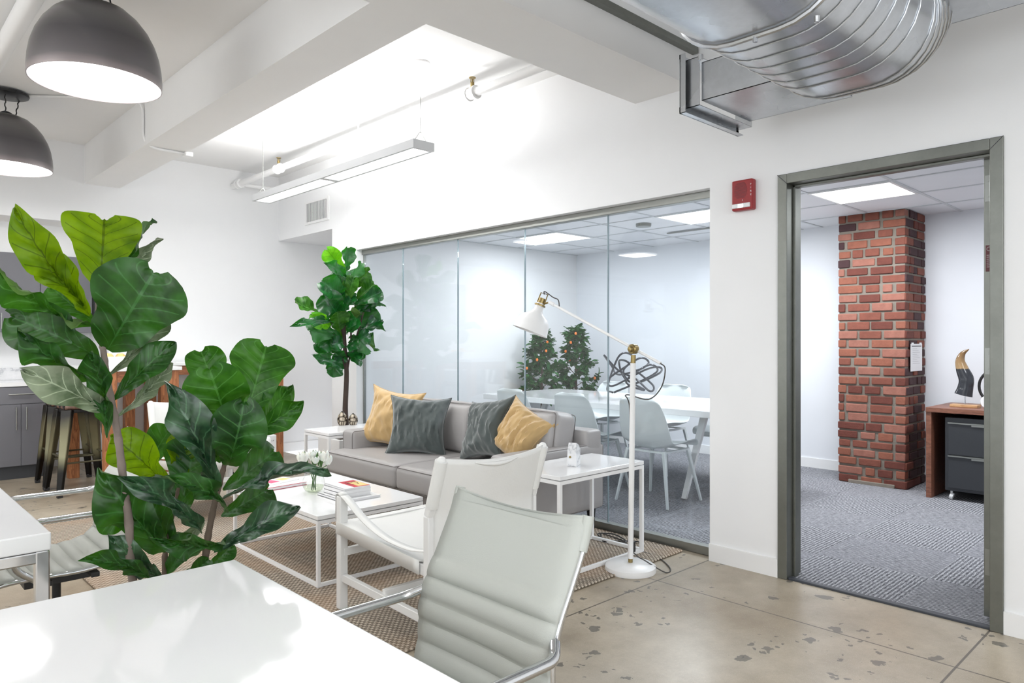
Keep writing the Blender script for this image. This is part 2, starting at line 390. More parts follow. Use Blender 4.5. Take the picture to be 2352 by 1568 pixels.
def fillet(pts, r, n=6):
    """polyline with rounded corners"""
    P = [Vector(p) for p in pts]; out = [P[0]]
    for i in range(1, len(P)-1):
        a = (P[i-1]-P[i]); b = (P[i+1]-P[i]); q = min(r, a.length*.49, b.length*.49)
        s_, e = P[i]+a.normalized()*q, P[i]+b.normalized()*q
        for k in range(n+1):
            t = k/n; out.append(s_*(1-t)**2+P[i]*2*t*(1-t)+e*t*t)
    out.append(P[-1]); return out
def tag(o, label, cat, group=None, kind=None):
    o['label'] = label; o['category'] = cat
    if group: o['group'] = group
    if kind: o['kind'] = kind
    return o
def thing(name, label, cat, loc=(0, 0, 0), rz=0, group=None):
    o = bpy.data.objects.new(name, None); COL.objects.link(o); o.location = loc; o.rotation_euler = (0, 0, rz); o.empty_display_size = .1
    return tag(o, label, cat, group)
def dup(root, loc, rz=0, label=None):
    r = root.copy(); COL.objects.link(r); r.location = loc; r.rotation_euler = (0, 0, rz)
    if label: r['label'] = label
    for ch in [c for c in COL.objects if c.parent == root]:
        c = ch.copy(); COL.objects.link(c); c.parent = r
        for g in [q for q in COL.objects if q.parent == ch]:
            d = g.copy(); COL.objects.link(d); d.parent = c
    return r
def textmesh(name, body, size, mat, parent, mtx, depth=.001):
    cu = bpy.data.curves.new(name, 'FONT'); cu.body = body; cu.size = size; cu.extrude = depth; cu.align_x = 'CENTER'; cu.align_y = 'CENTER'
    t = bpy.data.objects.new(name, cu); COL.objects.link(t); bpy.context.view_layer.update()
    me = bpy.data.meshes.new_from_object(t.evaluated_get(bpy.context.evaluated_depsgraph_get()))
    bpy.data.objects.remove(t); me.transform(mtx); me.materials.clear(); me.materials.append(mat)
    o = bpy.data.objects.new(name, me); COL.objects.link(o); o.parent = parent; return o
def struct(mb, name, mat, **kw):
    kw.setdefault('smooth', False)
    return mb.build(name, mat, kind='structure', **kw)
# ================================================================ setting
XW, XG, YB, ZC = 3.71, 3.80, 7.80, 3.17
ZR = 2.43                                             # ceiling of the room behind the glass
struct(MB().box((-5, -4, -.1), (XG-.02, 8.6, 0)), 'floor', M['concrete'])
struct(MB().box((XG-.02, -1.3, -.1), (7.4, 6.6, .004)), 'floor_carpet', M['carpet'])
DY0, DY1, DZ = .768, 1.797, 2.18                      # door frame outer
GY0, GY1, GZ = 2.215, 6.25, 2.18                      # glazed opening
wr = MB()
for a, b in (((XW, -4, 0), (XW+.15, DY0+.03, ZC)), ((XW, DY0+.03, DZ-.03), (XW+.15, DY1-.03, ZC)), ((XW, DY1-.03, 0), (XW+.15, GY0, ZC)),
             ((XW, GY0, GZ), (XW+.15, 6.11, ZC)), ((XW, 6.11, 0), (XW+.15, 6.279, ZC))): wr.box(a, b)
struct(wr, 'wall_right', M['wall'])
wb = MB()
wb.box((1.95, YB, 0), (4.6, YB+.12, ZC)).box((-5, YB, 2.42), (1.95, YB+.12, ZC)).box((1.95, YB+.12, 0), (2.05, 8.6, 2.5))
struct(wb, 'wall_back', M['wall'])
rw = MB(); rw.box((-5, -4.1, 0), (XW+.15, -4, .75)).box((-5, -4.1, 2.75), (XW+.15, -4, ZC))
for x in (-5, -2.9, -.8, 1.3, 3.4): rw.box((x, -4.1, .75), (x+.45, -4, 2.75))
struct(rw, 'wall_rear', M['wall'])
rw = MB(); rw.box((-5.1, -4, 0), (-5, 8.6, .75)).box((-5.1, -4, 2.75), (-5, 8.6, ZC))
for y in (-4, -1.6, .8, 3.2, 5.6, 8.0): rw.box((-5.1, y, .75), (-5, y+.6, 2.75))
struct(rw, 'wall_street', M['wall'])
struct(MB().box((-4, 8.52, 0), (1.95, 8.6, 2.5)), 'wall_kitchen', M['wall'])
struct(MB().box((-4, YB+.12, 2.42), (1.95, 8.52, 2.5)), 'ceiling_kitchen', M['ceil'])
struct(MB().box((-4, 8.22, 2.13), (1.93, 8.52, 2.42)), 'trim_9', M['wall'])
struct(MB().box((XW, 6.28, 0), (4.42, 6.58, 2.44)).box((4.42, 6.28, 0), (5.85, 6.58, ZC)).box((5.85, 6.28, 0), (7.3, 6.50, ZC)).box((4.42, 6.58, 0), (4.5, YB, ZC)), 'wall_alcove', M['wall'])
struct(MB().box((XW, 6.28, 2.44), (4.42, YB, ZC)), 'trim_1', M['wall'])
struct(MB().box((-5, -4, ZC), (XW+.15, YB+.12, ZC+.1)), 'ceiling', M['ceil'])
struct(MB().box((1.74, 2.75, 2.80), (2.05, YB, ZC)), 'trim_2', M['ceil'])
struct(MB().box((-5, 2.325, 2.80), (XW, 2.75, ZC)), 'trim_3', M['ceil'])
struct(MB().box((7.18, -1.3, 0), (7.3, 6.5, ZR+.1)), 'wall_far', M['rwall'])
struct(MB().box((XW+.15, 6.49, 0), (5.85, 6.578, ZR+.1)).box((5.85, 6.45, 0), (7.18, 6.499, ZR+.1)), 'wall_left', M['rwall'])
struct(MB().box((XW+.15, -1.4, 0), (7.3, -1.3, ZR+.1)), 'wall_near', M['rwall'])
struct(MB().box((XW+.15, -1.3, ZR), (7.18, 6.5, ZR+.06)), 'ceiling_room', M['tile'])
g = MB()
for x in (4.23, 4.84, 5.45, 6.06, 6.67): g.box((x-.012, -1.3, ZR-.006), (x+.012, 6.5, ZR+.002))
for y in (-.64, -.03, .58, 1.19, 1.80, 2.41, 3.02, 3.22, 3.83, 4.44, 5.05, 5.66, 6.27): g.box((XW+.15, y-.012, ZR-.0055), (7.18, y+.012, ZR+.002))
struct(g, 'trim_4', M['grid'])
bb = MB()
bb.box((XW-.012, DY1, 0), (XW, GY0, .10)).box((XW-.012, -4, 0), (XW, DY0, .10))
struct(bb, 'baseboard_right', M['base'])
struct(MB().box((1.95, YB-.012, 0), (4.42, YB, .10)).box((4.408, 6.58, 0), (4.42, YB, .1)), 'baseboard_back', M['base'])
struct(MB().box((7.168, -1.3, 0), (7.18, 6.5, .10)).box((XW+.15, 6.478, 0), (5.85, 6.49, .10)).box((5.85, 6.438, 0), (7.18, 6.45, .1)), 'baseboard_far', M['base'])
struct(MB().box((1.50, 8.508, 0), (1.95, 8.52, .10)), 'baseboard_kitchen', M['base'])
struct(MB().box((XW+.0, DY0+.0525, -.01), (XW+.035, DY1-.0525, .012)), 'trim_5', M['rubber'], bevel=.004)
struct(MB().box((XW+.035, DY0+.0525, -.05), (XG-.02, DY1-.0525, .004)), 'floor_threshold', M['carpet'])
# door frame and the open leaf seen edge-on
door = bpy.data.objects.new('door_1', None); COL.objects.link(door); door['kind'] = 'structure'; door.location = (XW, DY0, 0)
def L(p): return (p[0]-XW, p[1]-DY0, p[2])
fr = MB(); fw = .052
def jamb(y0, y1, s):      # vertical members with a stop
    fr.box(L((XW-.012, y0, 0)), L((XW+.16, y1, DZ)))
    yi = y1 if s > 0 else y0
    fr.box(L((XW+.06, yi, 0)), L((XW+.105, yi+s*.014, DZ-fw)))
jamb(DY0, DY0+fw, 1); jamb(DY1-fw, DY1, -1)
fr.box(L((XW-.012, DY0+fw, DZ-fw)), L((XW+.16, DY1-fw, DZ))).box(L((XW+.06, DY0+fw, DZ-fw-.014)), L((XW+.105, DY1-fw, DZ-fw)))
fr.build('door_frame', M['doorsteel'], door, smooth=False, bevel=.003)
mt = MB()
for y, s in ((DY0, 1), (DY1, -1)): mt.bar(L((XW-.0125, y, DZ)), L((XW-.0125, y+s*fw, DZ-fw)), .003, .002)
mt.build('mitre_joint', M['ink'], door, smooth=False)
lf = MB(); ly = .825
lf.box(L((XW+.115, ly, .02)), L((XW+1.02, ly+.045, DZ-fw-.01)))
leaf = lf.build('door_leaf', M['doorsteel'], door, smooth=False, bevel=.002)
for zc in (.27, 1.19, 1.98):
    hb = MB().box(L((XW+.111, ly+.006, zc-.06)), L((XW+.1155, ly+.04, zc+.06)))
    for dz in (-.035, .0, .035): hb.lathe([(0, -.002), (.0055, -.002), (.0055, 0)], 10, L((XW+.111, ly+.023+(.006 if dz else -.006), zc+dz)), Matrix.Rotation(PI/2, 3, 'Y'))
    hb.build('hinge', M['alu'], door, smooth=False)
lb = MB().box(L((XW+.1105, ly+.010, 1.60)), L((XW+.112, ly+.037, 1.72))).build('fire_rating_label', M['darkred'], door, smooth=False)
lt = MB()
for k in range(7): lt.box(L((XW+.1098, ly+.014, 1.62+k*.009)), L((XW+.1105, ly+.033, 1.622+k*.009)))
lt.lathe([(.008, -.0006), (.0095, -.0006)], 14, L((XW+.1100, ly+.0235, 1.703)), Matrix.Rotation(PI/2, 3, 'Y'))
lt.build('label_print', M['paper'], door, smooth=False)
# glass partition
win = bpy.data.objects.new('window_1', None); COL.objects.link(win); win['kind'] = 'structure'; win.location = (XG, GY0, 0)
def G(p): return (p[0]-XG, p[1]-GY0, p[2])
wf = MB()
wf.box(G((XG-.03, GY0, GZ-.045)), G((XG+.03, GY1-.001, GZ-.0005))).box(G((XG-.03, GY0+.001, 0.003)), G((XG+.03, GY1-.14, .055)))
wf.box(G((XG-.015, GY1-.14-.012, .05)), G((XG+.015, GY1-.141, GZ-.04)))
wf.build('window_frame', M['alu'], win, smooth=False, bevel=.003)
ys = [GY0+.004, 3.042, 3.845, 4.647, 5.446, 6.096]
for i in range(5):
    MB().box(G((XG-.006, ys[i]+.003, .05)), G((XG+.006, ys[i+1]-.003, GZ-.04))).build('pane', M['glass'], win, smooth=False)
    if i: MB().box(G((XG-.0065, ys[i]-.0028, .055)), G((XG+.0065, ys[i]+.0028, GZ-.045))).build('joint', M['edge'], win, smooth=False)
# ================================================================ ceiling lights
def ceiling_panel(x0, y0, label, P=31):
    t = thing('ceiling_light', label, 'light', (x0+.305, y0+.305, ZR), group='square ceiling light panels')
    f = MB()
    for a, b in (((-.3, -.3), (.3, -.28)), ((-.3, .28), (.3, .3)), ((-.3, -.28), (-.28, .28)), ((.28, -.28), (.3, .28))): f.box((*a, -.012), (*b, 0))
    f.build('frame', M['white_metal'], t, smooth=False)
    MB().box((-.28, -.28, -.009), (.28, .28, -.002)).build('diffuser', M['panel_glow'], t, smooth=False)
    area('panel_lamp', (0, 0, -.03), (0, 0, 0), .54, .54, P, (.93, .965, 1), t)
ceiling_panel(5.45, 1.80, 'square glowing ceiling panel seen through the steel doorway above the brick column')
ceiling_panel(5.45, 3.22, 'square glowing ceiling panel behind the glass at its right end', 34)
ceiling_panel(5.45, 5.05, 'square glowing ceiling panel behind the glass above the citrus bushes', 17)
ceiling_panel(5.45, -.03, 'square glowing ceiling panel beyond the right jamb of the doorway')
# slot diffuser, detector in the meeting room ceiling
d = MB()
for y in (3.45, 4.05): d.box((6.35, y-.35, ZR-.018), (6.38, y+.25, ZR-.007))
d.box((6.1, 3.4, ZR-.02), (6.6, 3.43, ZR-.008))
tag(d.build('air_diffuser', M['alu'], smooth=False), 'narrow grey slot diffuser in the tile ceiling behind the glass', 'vent')
p = at(1478, 516, Z=ZR-.01)
tag(MB().lathe([(0, -.02), (.07, -.02), (.075, -.01), (.075, .012)], 24, p).build('smoke_detector', M['alu']), 'small round disc on the tile ceiling behind the glass', 'detector')
# linear pendant
lx0, lx1, ly0, ly1, lz = 2.79, 2.965, 3.88, 6.41, 2.575
t = thing('linear_pendant_light', 'long white linear light hanging on thin cables below the ceiling recess', 'light', ((lx0+lx1)/2, (ly0+ly1)/2, lz))
hw, hl = (lx1-lx0)/2, (ly1-ly0)/2
hs = MB(); hs.box((-hw, -hl, 0), (-hw+.02, hl, .058)).box((hw-.02, -hl, 0), (hw, hl, .058)).box((-hw+.02, -hl, 0), (hw-.02, -hl+.03, .058)).box((-hw+.02, hl-.03, 0), (hw-.02, hl, .058)).box((-hw+.02, -.03, 0), (hw-.02, .03, .058))
hs.build('housing', M['lamp_housing'], t, smooth=False)
for y0, y1 in ((-hl+.03, -.03), (.03, hl-.03)): MB().box((-hw+.02, y0, .012), (hw-.02, y1, .016)).build('diffuser', M['tube_glow'], t, smooth=False)
MB().box((-hw+.02, -hl+.03, .044), (hw-.02, hl-.03, .048)).build('uplight_diffuser', M['tube_glow'], t, smooth=False)
area('downlight', (0, 0, -.006), (0, 0, 0), .12, 2.3, 20, (1, 1, 1), t)
area('uplight', (0, 0, .075), (PI, 0, 0), .12, 2.3, 34, (1, 1, 1), t)
for s in (-1, 1):
    y = s*(hl-.04)
    MB().lathe([(0, -.025), (.03, -.022), (.062, -.012), (.065, 0)], 24, (0, y, ZC-lz)).build('canopy', M['white_metal'], t)
    MB().tube([(0, y, ZC-lz-.02), (0, y, .12)], .0022 if s < 0 else .0035, 6).tube(spline([(-.055, y, .055), (-.03, y, .09), (0, y, .125), (.03, y, .09), (.055, y, .055)], 4), .0025, 6).build('suspension_cable', M['alu'], t)
dup(t, (-2.0, 4.45, lz), 0, 'added unseen linear light beyond the left edge, brightening the ceiling')  # extra fixture out of view, added to lift the left ceiling
dup(t, (-.3, -1.2, lz), 0, 'added unseen linear light behind the camera, brightening floor and desk')  # another extra fixture, added to brighten the near bay
# dome pendants
def dome_pendant(x, y, label, proto=[None]):
    if proto[0]: return dup(proto[0], (x, y, 2.59), 0, label)
    t = thing('dome_pendant_lamp', label, 'lamp', (x, y, 2.59), group='smoked dome pendants')
    prof = [(.300, 0), (.301, .04), (.297, .095), (.287, .155), (.268, .215), (.238, .275), (.196, .33), (.145, .374), (.09, .398), (.035, .409), (.0005, .41)]
    b = MB(); b.open = True; b.lathe(prof, 64); b.lathe([(r*.985, z*.985) for r, z in prof][::-1], 64); b.lathe([(.2955, 0), (.300, 0)], 64)
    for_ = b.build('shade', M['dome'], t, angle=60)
    MB().lathe([(.0005, .022), (.2, .021), (.290, .016), (.295, .004)], 48).build('diffuser', M['lamp_glow'], t)
    MB().lathe([(.0, .410), (.035, .409), (.04, .418), (.02, .43), (0, .432)], 24).build('cap', M['black'], t)
    cz = ZC-2.59
    MB().lathe([(0, cz-.045), (.09, cz-.045), (.145, cz-.03), (.15, cz-.015), (.10, cz-.012), (.10, cz), (0, cz)], 32).build('canopy', M['black'], t)
    for a in (.3, 2.4, 4.5):
        c, s_ = math.cos(a), math.sin(a)
        tw = [(c*(.09-.03*k/10)+.004*math.cos(k*1.7), s_*(.09-.03*k/10)+.004*math.sin(k*1.7), cz-.04-(cz-.04-.395)*k/10) for k in range(11)]
        MB().tube(tw, .0045, 6).build('twisted_cord', M['blackp'], t)
    area('bulb', (0, 0, -.01), (0, 0, 0), .4, .4, 13, (1, .98, .95), t)
    proto[0] = t; return t
dome_pendant(.966, 4.08, 'large smoked dome pendant nearest the camera, cropped by the top of the photo')
dome_pendant(.94, 6.54, 'smaller-looking smoked dome pendant further back, cropped by the left edge')
dome_pendant(-1.19, 6.47, 'smoked dome pendant of the second row, seen only as a reflection in the glass')
# ================================================================ pipes, conduits
def pipe_thing(name, label, pts, r, mat, cat='pipe', n=14):
    o = MB().tube(pts, r, n).build(name, mat); tag(o, label, cat); return o
t = thing('sprinkler_pipe', 'white sprinkler pipe running under the ceiling beside the linear light', 'pipe', (3.175, 5.3, 2.985))
MB().tube([(0, -2.55, 0), (0, 2.5, 0)], .030, 18).build('pipe', M['white_metal'], t)
for px in (550, 640, 1085):
    y = at(px, 400, X=3.175).y-5.3
    MB().tube([(0, y-.045, 0), (0, y-.03, 0)], .047, 18).tube([(0, y-.03, 0), (0, y+.03, 0)], .040, 18).tube([(0, y+.03, 0), (0, y+.045, 0)], .047, 18).build('coupling', M['white_metal'], t)
    if px != 550:
        MB().tube([(0, y, .03), (0, y, .075)], .014, 10).tube([(.014, y, .07), (.014, y, .105)], .003, 6).tube([(-.014, y, .07), (-.014, y, .105)], .003, 6).tube([(0, y, .075), (0, y, .1)], .005, 8).lathe([(0, .104), (.024, .104), (.024, .109), (0, .109)], 14, (0, y, 0)).build('sprinkler_head', M['brass'], t)
y = at(550, 400, X=3.175).y-5.3
MB().tube([(0, y, 0), (.545, y, 0)], .022, 12).build('branch_pipe', M['white_metal'], t)
for px in (823,):
    yy = at(px, 300, X=3.175).y-5.3
    MB().tube([(0, yy, .02), (0, yy, ZC-2.985)], .006, 8).lathe([(.034, -.012), (.034, .012)], 16, (0, yy, 0), Matrix.Rotation(PI/2, 3, 'X')).build('pipe_hanger', M['white_metal'], t)
# conduit over the beam
pipe_thing('conduit', 'thin white conduit crossing the ceiling and dropping down the beam side',
           fillet([(1.07, 6.5, ZC-.012), (1.727, 5.95, ZC-.012), (1.727, 5.95, 2.788), (2.06, 5.95, 2.788), (2.06, 5.95, 2.80)], .12), .010, M['white_metal'])
t = MB().box((2.03, 5.91, 2.765), (2.09, 5.99, 2.80)).build('junction_box', M['white_metal'], smooth=False, bevel=.004); tag(t, 'tiny white junction fitting under the far beam edge', 'junction box')
pipe_thing('surface_raceway', 'white wire raceway on the recess ceiling ending at the far light canopy', fillet([(2.06, 5.96, ZC-.012), (2.88, 6.36, ZC-.012)], .05), .009, M['white_metal'])
pipe_thing('ceiling_pipe', 'thick white pipe at the upper left corner of the ceiling', [(.745, 3.0, 3.07), (.745, 7.78, 3.07)], .05, M['white_metal'])
# strut rail on the near side of the cross beam
t = MB().box((.8, 2.285, 2.985), (XW-.01, 2.325, 2.99)).box((.8, 2.285, 2.99), (XW-.01, 2.289, 3.02)).box((.8, 2.289, 3.016), (XW-.01, 2.325, 3.02)).build('strut_rail', M['doorsteel'], smooth=False)
tag(t, 'grey steel strut channel fixed along the beam side above the duct', 'rail')
# ================================================================ duct
t = thing('spiral_duct', 'big galvanised flat-oval duct with ribbed seams turning up beside the wall', 'duct', (0, 0, 2.275))
DYc, DHW, DR = 1.125, .31, .23           # centre, half width, end radius
def oval(n=12):
    pts = []
    hw = DHW-DR
    for c, a0 in ((hw, -PI/2), (-hw, PI/2)):
        for k in range(n+1):
            a = a0+PI*k/n; pts.append((c+DR*math.cos(a), DR+DR*math.sin(a)*1.0))
    return pts
O = oval(14)
def ring(x, z, ang, sc_=1.0):
    """profile plane: y across, 'up' vector rotated by ang from +z toward -x"""
    r = []
    for (y, h) in O:
        yy = y*sc_; hh = (h-DR)*sc_+DR
        r.append(Vector((x-math.sin(ang)*hh, DYc+yy, z+math.cos(ang)*hh)))
    return r
Rb, xe = .60, 2.86
path = [(x, 0, 0) for x in [2.16+.1*k for k in range(int((xe-2.16)/.1)+1)]]
for k in range(1, 13):
    a = k/12*PI/2*.94; path.append((xe+Rb*math.sin(a), Rb*(1-math.cos(a)), a))
rings = [ring(*q) for q in path]
b = MB(); b.open = False; b.loft(rings, cap=False); b.build('ribbed_elbow', M['galv'], t, angle=50)
b = MB()
for q in path[1:]: b.tube(ring(q[0], q[1]-.001, q[2], 1.004), .0032, 6, closed=True)
b.build('seam', M['galv'], t)
b = MB(); b.loft([ring(1.0, .0, 0), ring(2.16, 0, 0)], cap=False); b.build('straight_run', M['galv'], t, angle=50)
b = MB(); b.tube(ring(2.16, -.003, 0, 1.012), .010, 8, closed=True)
for yy in (-.2, 0, .2): b.lathe([(0, -.02), (.008, -.018), (.009, 0)], 8, (2.16, DYc+yy, -.008))
b.build('joint_band', M['galv'], t)
# branch boxes
t2 = thing('square_branch_duct', 'short rectangular galvanised duct with open flanged end under the oval duct', 'duct', (2.96, 1.9, 2.395))
def rduct(par, x0, x1, y0, y1, z0, z1, name): # hollow
    m = MB(); th = .003
    for a, b_ in (((x0, y0, z0), (x1, y1, z0+th)), ((x0, y0, z1-th), (x1, y1, z1)), ((x0, y0, z0), (x0+th, y1, z1)), ((x1-th, y0, z0), (x1, y1, z1))): m.box(a, b_)
    return m.build(name, M['galv'], par, smooth=False)
rduct(t2, 0, .46, -.60, -.09, .02, .2, 'duct_body')
rduct(t2, -.02, .48, -.09, .0, -.005, .225, 'collar')
m = MB()
for a, b_ in (((-.045, -.003, -.03), (.505, 0.003, 0)), ((-.045, -.003, .225), (.505, .003, .25)), ((-.045, -.003, -.03), (-.02, .003, .25)), ((.48, -.003, -.03), (.505, .003, .25)), ((-.045, -.03, -.03), (.505, 0, -.027)), ((-.045, -.03, -.03), (-.042, 0, .25))): m.box(a, b_)
m.build('flange', M['galv'], t2, smooth=False)
t3 = thing('rectangular_duct', 'rectangular galvanised duct leaving the oval duct toward the upper right corner', 'duct', (2.95, 1.0, 2.56))
rduct(t3, 0, .31, -1.6, 0, 0, .22, 'duct_body')
m = MB(); m.box((-.012, -.0, -.014), (.322, .02, 0)).box((-.012, .0, -.014), (0, .02, .23)).box((.31, 0, -.014), (.322, .02, .23))
for x in (.04, .15, .27): m.lathe([(0, -.02), (.007, -.018), (.008, -.0)], 8, (x, .01, -.012))
m.build('collar', M['galv'], t3, smooth=False)
for y in (-.40,):
    MB().box((-.02, y-.03, -.006), (.33, y, -.001)).box((.312, y-.03, -.012), (.335, y, .22)).box((-.02, y-.03, -.012), (-.002, y, .22)).build('strap', M['doorsteel'], t3, smooth=False)
# ================================================================ wall fittings
p = at(1713, 450, X=XW)
t = thing('fire_alarm', 'red wall fire alarm with white strobe window beside the doorway', 'alarm', (XW, p.y, p.z))
b = MB(); b.box((-.045, -.063, -.085), (0, .063, .085)); b.build('housing', M['red'], t, smooth=False, bevel=.008)
b = MB()
for k in range(13):
    w_ = .038*math.sqrt(max(.05, 1-((k-6)/7.5)**2)); b.box((-.0462, -w_-.002+.008, .065-k*.0068), (-.0448, w_+.008, .0675-k*.0068))
b.build('grille', M['darkred'], t, smooth=False)
MB().box((-.052, -.050, -.072), (-.030, .058, -.047)).build('strobe_lens', M['white_plastic'], t, smooth=False, bevel=.004)
MB().box((-.053, -.014, -.073), (-.050, .020, -.050)).build('strobe', M['chrome'], t, smooth=False, bevel=.002)
MB().box((-.0465, -.006, -.034), (-.0448, -.0035, -.026)).build('indicator', M['white_plastic'], t, smooth=False)
rot = Matrix(((0, 0, -1, -.0458), (0, 1, 0, -.054), (1, 0, 0, .036), (0, 0, 0, 1)))   # letters read along the edge
rot = Matrix.Translation((-.0458, -.0545, .030)) @ Matrix(((0, 0, -1), (0, -1, 0), (-1, 0, 0))).to_4x4()
for i, ch in enumerate('FIRE'):
    mt_ = Matrix.Translation((-.0456, -.0545, .052-.019*i)) @ Matrix(((0, 0, -1), (0, -1, 0), (-1, 0, 0))).to_4x4()
    mt_ = Matrix.Translation((-.0456, -.0545, .052-.019*(3-i) if False else .052-.019*i)) @ (Matrix.Rotation(PI/2, 4, 'X') @ Matrix.Identity(4)).to_4x4() if False else Matrix.Translation((-.0456, -.0545, .052-.019*i)) @ Matrix(((0, 0, -1, 0), (-1, 0, 0, 0), (0, 1, 0, 0), (0, 0, 0, 1)))
    textmesh('letter', ch, .013, M['paper'], t, mt_, .0006)
p0, p1 = at(702, 491, X=XW), at(757, 477, X=XW)
t = thing('wall_vent', 'white wall register with vertical louvres on the soffit', 'vent', (XW, (p0.y+p1.y)/2, (p0.z+p1.z)/2))
hy = abs(p0.y-p1.y)/2; hz = .125
b = MB()
for a, c in (((-.012, -hy, -hz), (0, hy, -hz+.025)), ((-.012, -hy, hz-.025), (0, hy, hz)), ((-.012, -hy, -hz+.025), (0, -hy+.04, hz-.025)), ((-.012, hy-.03, -hz+.025), (0, hy, hz-.025))): b.box(a, c)
b.build('frame', M['white_metal'], t, smooth=False)
MB().box((-.002, -hy+.04, -hz+.025), (-.0005, hy-.03, hz-.025)).build('backing', M['cabinet'], t, smooth=False)
b = MB(); n_ = 18
for k in range(n_):
    y = -hy+.045+(2*hy-.08)*k/(n_-1); b.box((-.010, y-.003, -hz+.025), (-.003, y+.003, hz-.025))
b.build('louvres', M['white_metal'], t, smooth=False)
# ================================================================ rug
b = MB(); b.box((.975, 2.42, .001), (3.74, 5.8, .011)); r_ = b.build('jute_rug', M['jute'], bevel=.004); tag(r_, 'large braided natural jute rug under the sofa and coffee table', 'rug')
fb = MB(); fb.tube(fillet([(.975, 2.42, .008), (3.74, 2.42, .008), (3.74, 5.8, .008), (.975, 5.8, .008), (.975, 2.42, .008)], .02), .006, 8); fb.build('rug_binding', M['jute'], r_)
# ================================================================ framed tables
def frame_table(name, label, cat, x0, x1, y0, y1, z, r=.022, lt_=.022, group=None, mat='white_gloss'):
    t = thing(name, label, cat, ((x0+x1)/2, (y0+y1)/2, .011), group=group); hx, hy = (x1-x0)/2, (y1-y0)/2; z -= .011
    MB().box((-hx, -hy, z-lt_), (hx, hy, z)).build('tabletop', M[mat], t, smooth=False, bevel=.002)
    a = r/2
    for sx in (-1, 1):
        for sy in (-1, 1): MB().box((sx*(hx-a)-a, sy*(hy-a)-a, .0), (sx*(hx-a)+a, sy*(hy-a)+a, z-lt_-.004-r)).build('leg', M['white_metal'], t, smooth=False)
    b = MB()
    for s in (-1, 1):
        b.box((-hx, s*(hy-a)-a, z-lt_-.004-r), (hx, s*(hy-a)+a, z-lt_-.004)).box((s*(hx-a)-a, -hy+r, z-lt_-.004-r), (s*(hx-a)+a, hy-r, z-lt_-.004))
    b.box((-hx+r, -hy+r, z-lt_-.008), (hx-r, hy-r, z-lt_))
    b.build('top_frame', M['white_metal'], t, smooth=False)
    b = MB()
    for s in (-1, 1): b.box((-hx+r, s*(hy-a)-a, 0.001), (hx-r, s*(hy-a)+a, r)).box((s*(hx-a)-a, -hy+r, 0.001), (s*(hx-a)+a, hy-r, r))
    b.build('floor_frame', M['white_metal'], t, smooth=False); return t
frame_table('coffee_table', 'low white rectangular coffee table with thin metal frame on the jute rug', 'table', 1.80, 2.47, 3.34, 4.41, .38, .018)
frame_table('side_table', 'white side table with marble block on it, beside the standing lamp', 'table', 2.79, 3.54, 2.56, 2.97, .56, .02)
frame_table('side_table', 'white side table carrying the crackled vases, at the far end of the sofa', 'table', 2.80, 3.56, 5.02, 5.42, .56, .02)
# ================================================================ sofa
SX0, SX1, SY0, SY1 = 2.70, 3.74, 3.03, 4.88
t = thing('leather_sofa', 'taupe grey two-seat leather sofa standing against the glass partition', 'sofa', ((SX0+SX1)/2, (SY0+SY1)/2, .011))
def S(x, y, z): return (x-(SX0+SX1)/2, y-(SY0+SY1)/2, z-.011)
def puffbox(mb, c, s, r=.03, puff=.02, n=10, tilt=0, axis='Y', faces='z'):
    """rounded upholstered block centred on c, size s; faces swell by puff"""
    sx, sy, sz = [q/2 for q in s]; mt = Matrix.Translation(c) @ Matrix.Rotation(tilt, 4, axis)
    def pt(a, b_, k, sgn):
        v = [0, 0, 0]; o = [i for i in range(3) if i != k]; v[o[0]], v[o[1]], v[k] = a, b_, sgn
        # superellipse rounding
        h = (sx, sy, sz); q = Vector((v[0]*h[0], v[1]*h[1], v[2]*h[2]))
        inner = Vector([max(-(h[i]-r), min(h[i]-r, q[i])) for i in range(3)]); d_ = q-inner
        if d_.length > 1e-9: q = inner+d_.normalized()*min(r, d_.length*1.0 if d_.length < r else r)
        f = (1-v[0]**2)*(1-v[1]**2) if k == 2 else ((1-v[0]**2)*(1-v[2]**2) if k == 1 else (1-v[1]**2)*(1-v[2]**2))
        amt = puff if 'xyz'[k] in faces else puff*.3
        q[k] += sgn*amt*math.sqrt(max(0, f)); return mt @ q
    ts = sorted(set([-1+2*i/n for i in range(n+1)]+[-.97, .97, -.93, .93]))
    for k in range(3):
        for sg in (-1, 1): mb.grid([[pt(a, b_, k, sg) for b_ in ts] for a in ts])
    return mb
def weld(o, d=.0008):
    bm = bmesh.new(); bm.from_mesh(o.data); bmesh.ops.remove_doubles(bm, verts=bm.verts, dist=d); bmesh.ops.recalc_face_normals(bm, faces=bm.faces); bm.to_mesh(o.data); bm.free()
    o.data.polygons.foreach_set('use_smooth', [True]*len(o.data.polygons)); return o
def seamloop(mb, c, s, r, tilt=0, axis='Y', zoff=1, k=2, rad=.0025):
    sx, sy, sz = [q/2-.004 for q in s]; mt = Matrix.Translation(c) @ Matrix.Rotation(tilt, 4, axis); h = [sx, sy, sz]; o = [i for i in range(3) if i != k]
    P = []
    for a, b_ in ((-1, -1), (1, -1), (1, 1), (-1, 1), (-1, -1)):
        v = [0, 0, 0]; v[o[0]] = a*h[o[0]]; v[o[1]] = b_*h[o[1]]; v[k] = zoff*(h[k]-r*.15); P.append(mt @ Vector(v))
    mb.tube(fillet(P, .03, 5), rad, 6)
b = MB(); b.box(S(SX0+.10, SY0+.01, .17), S(SX1-.02, SY1-.01, .30)); b.build('base', M['sofa'], t, bevel=.012)
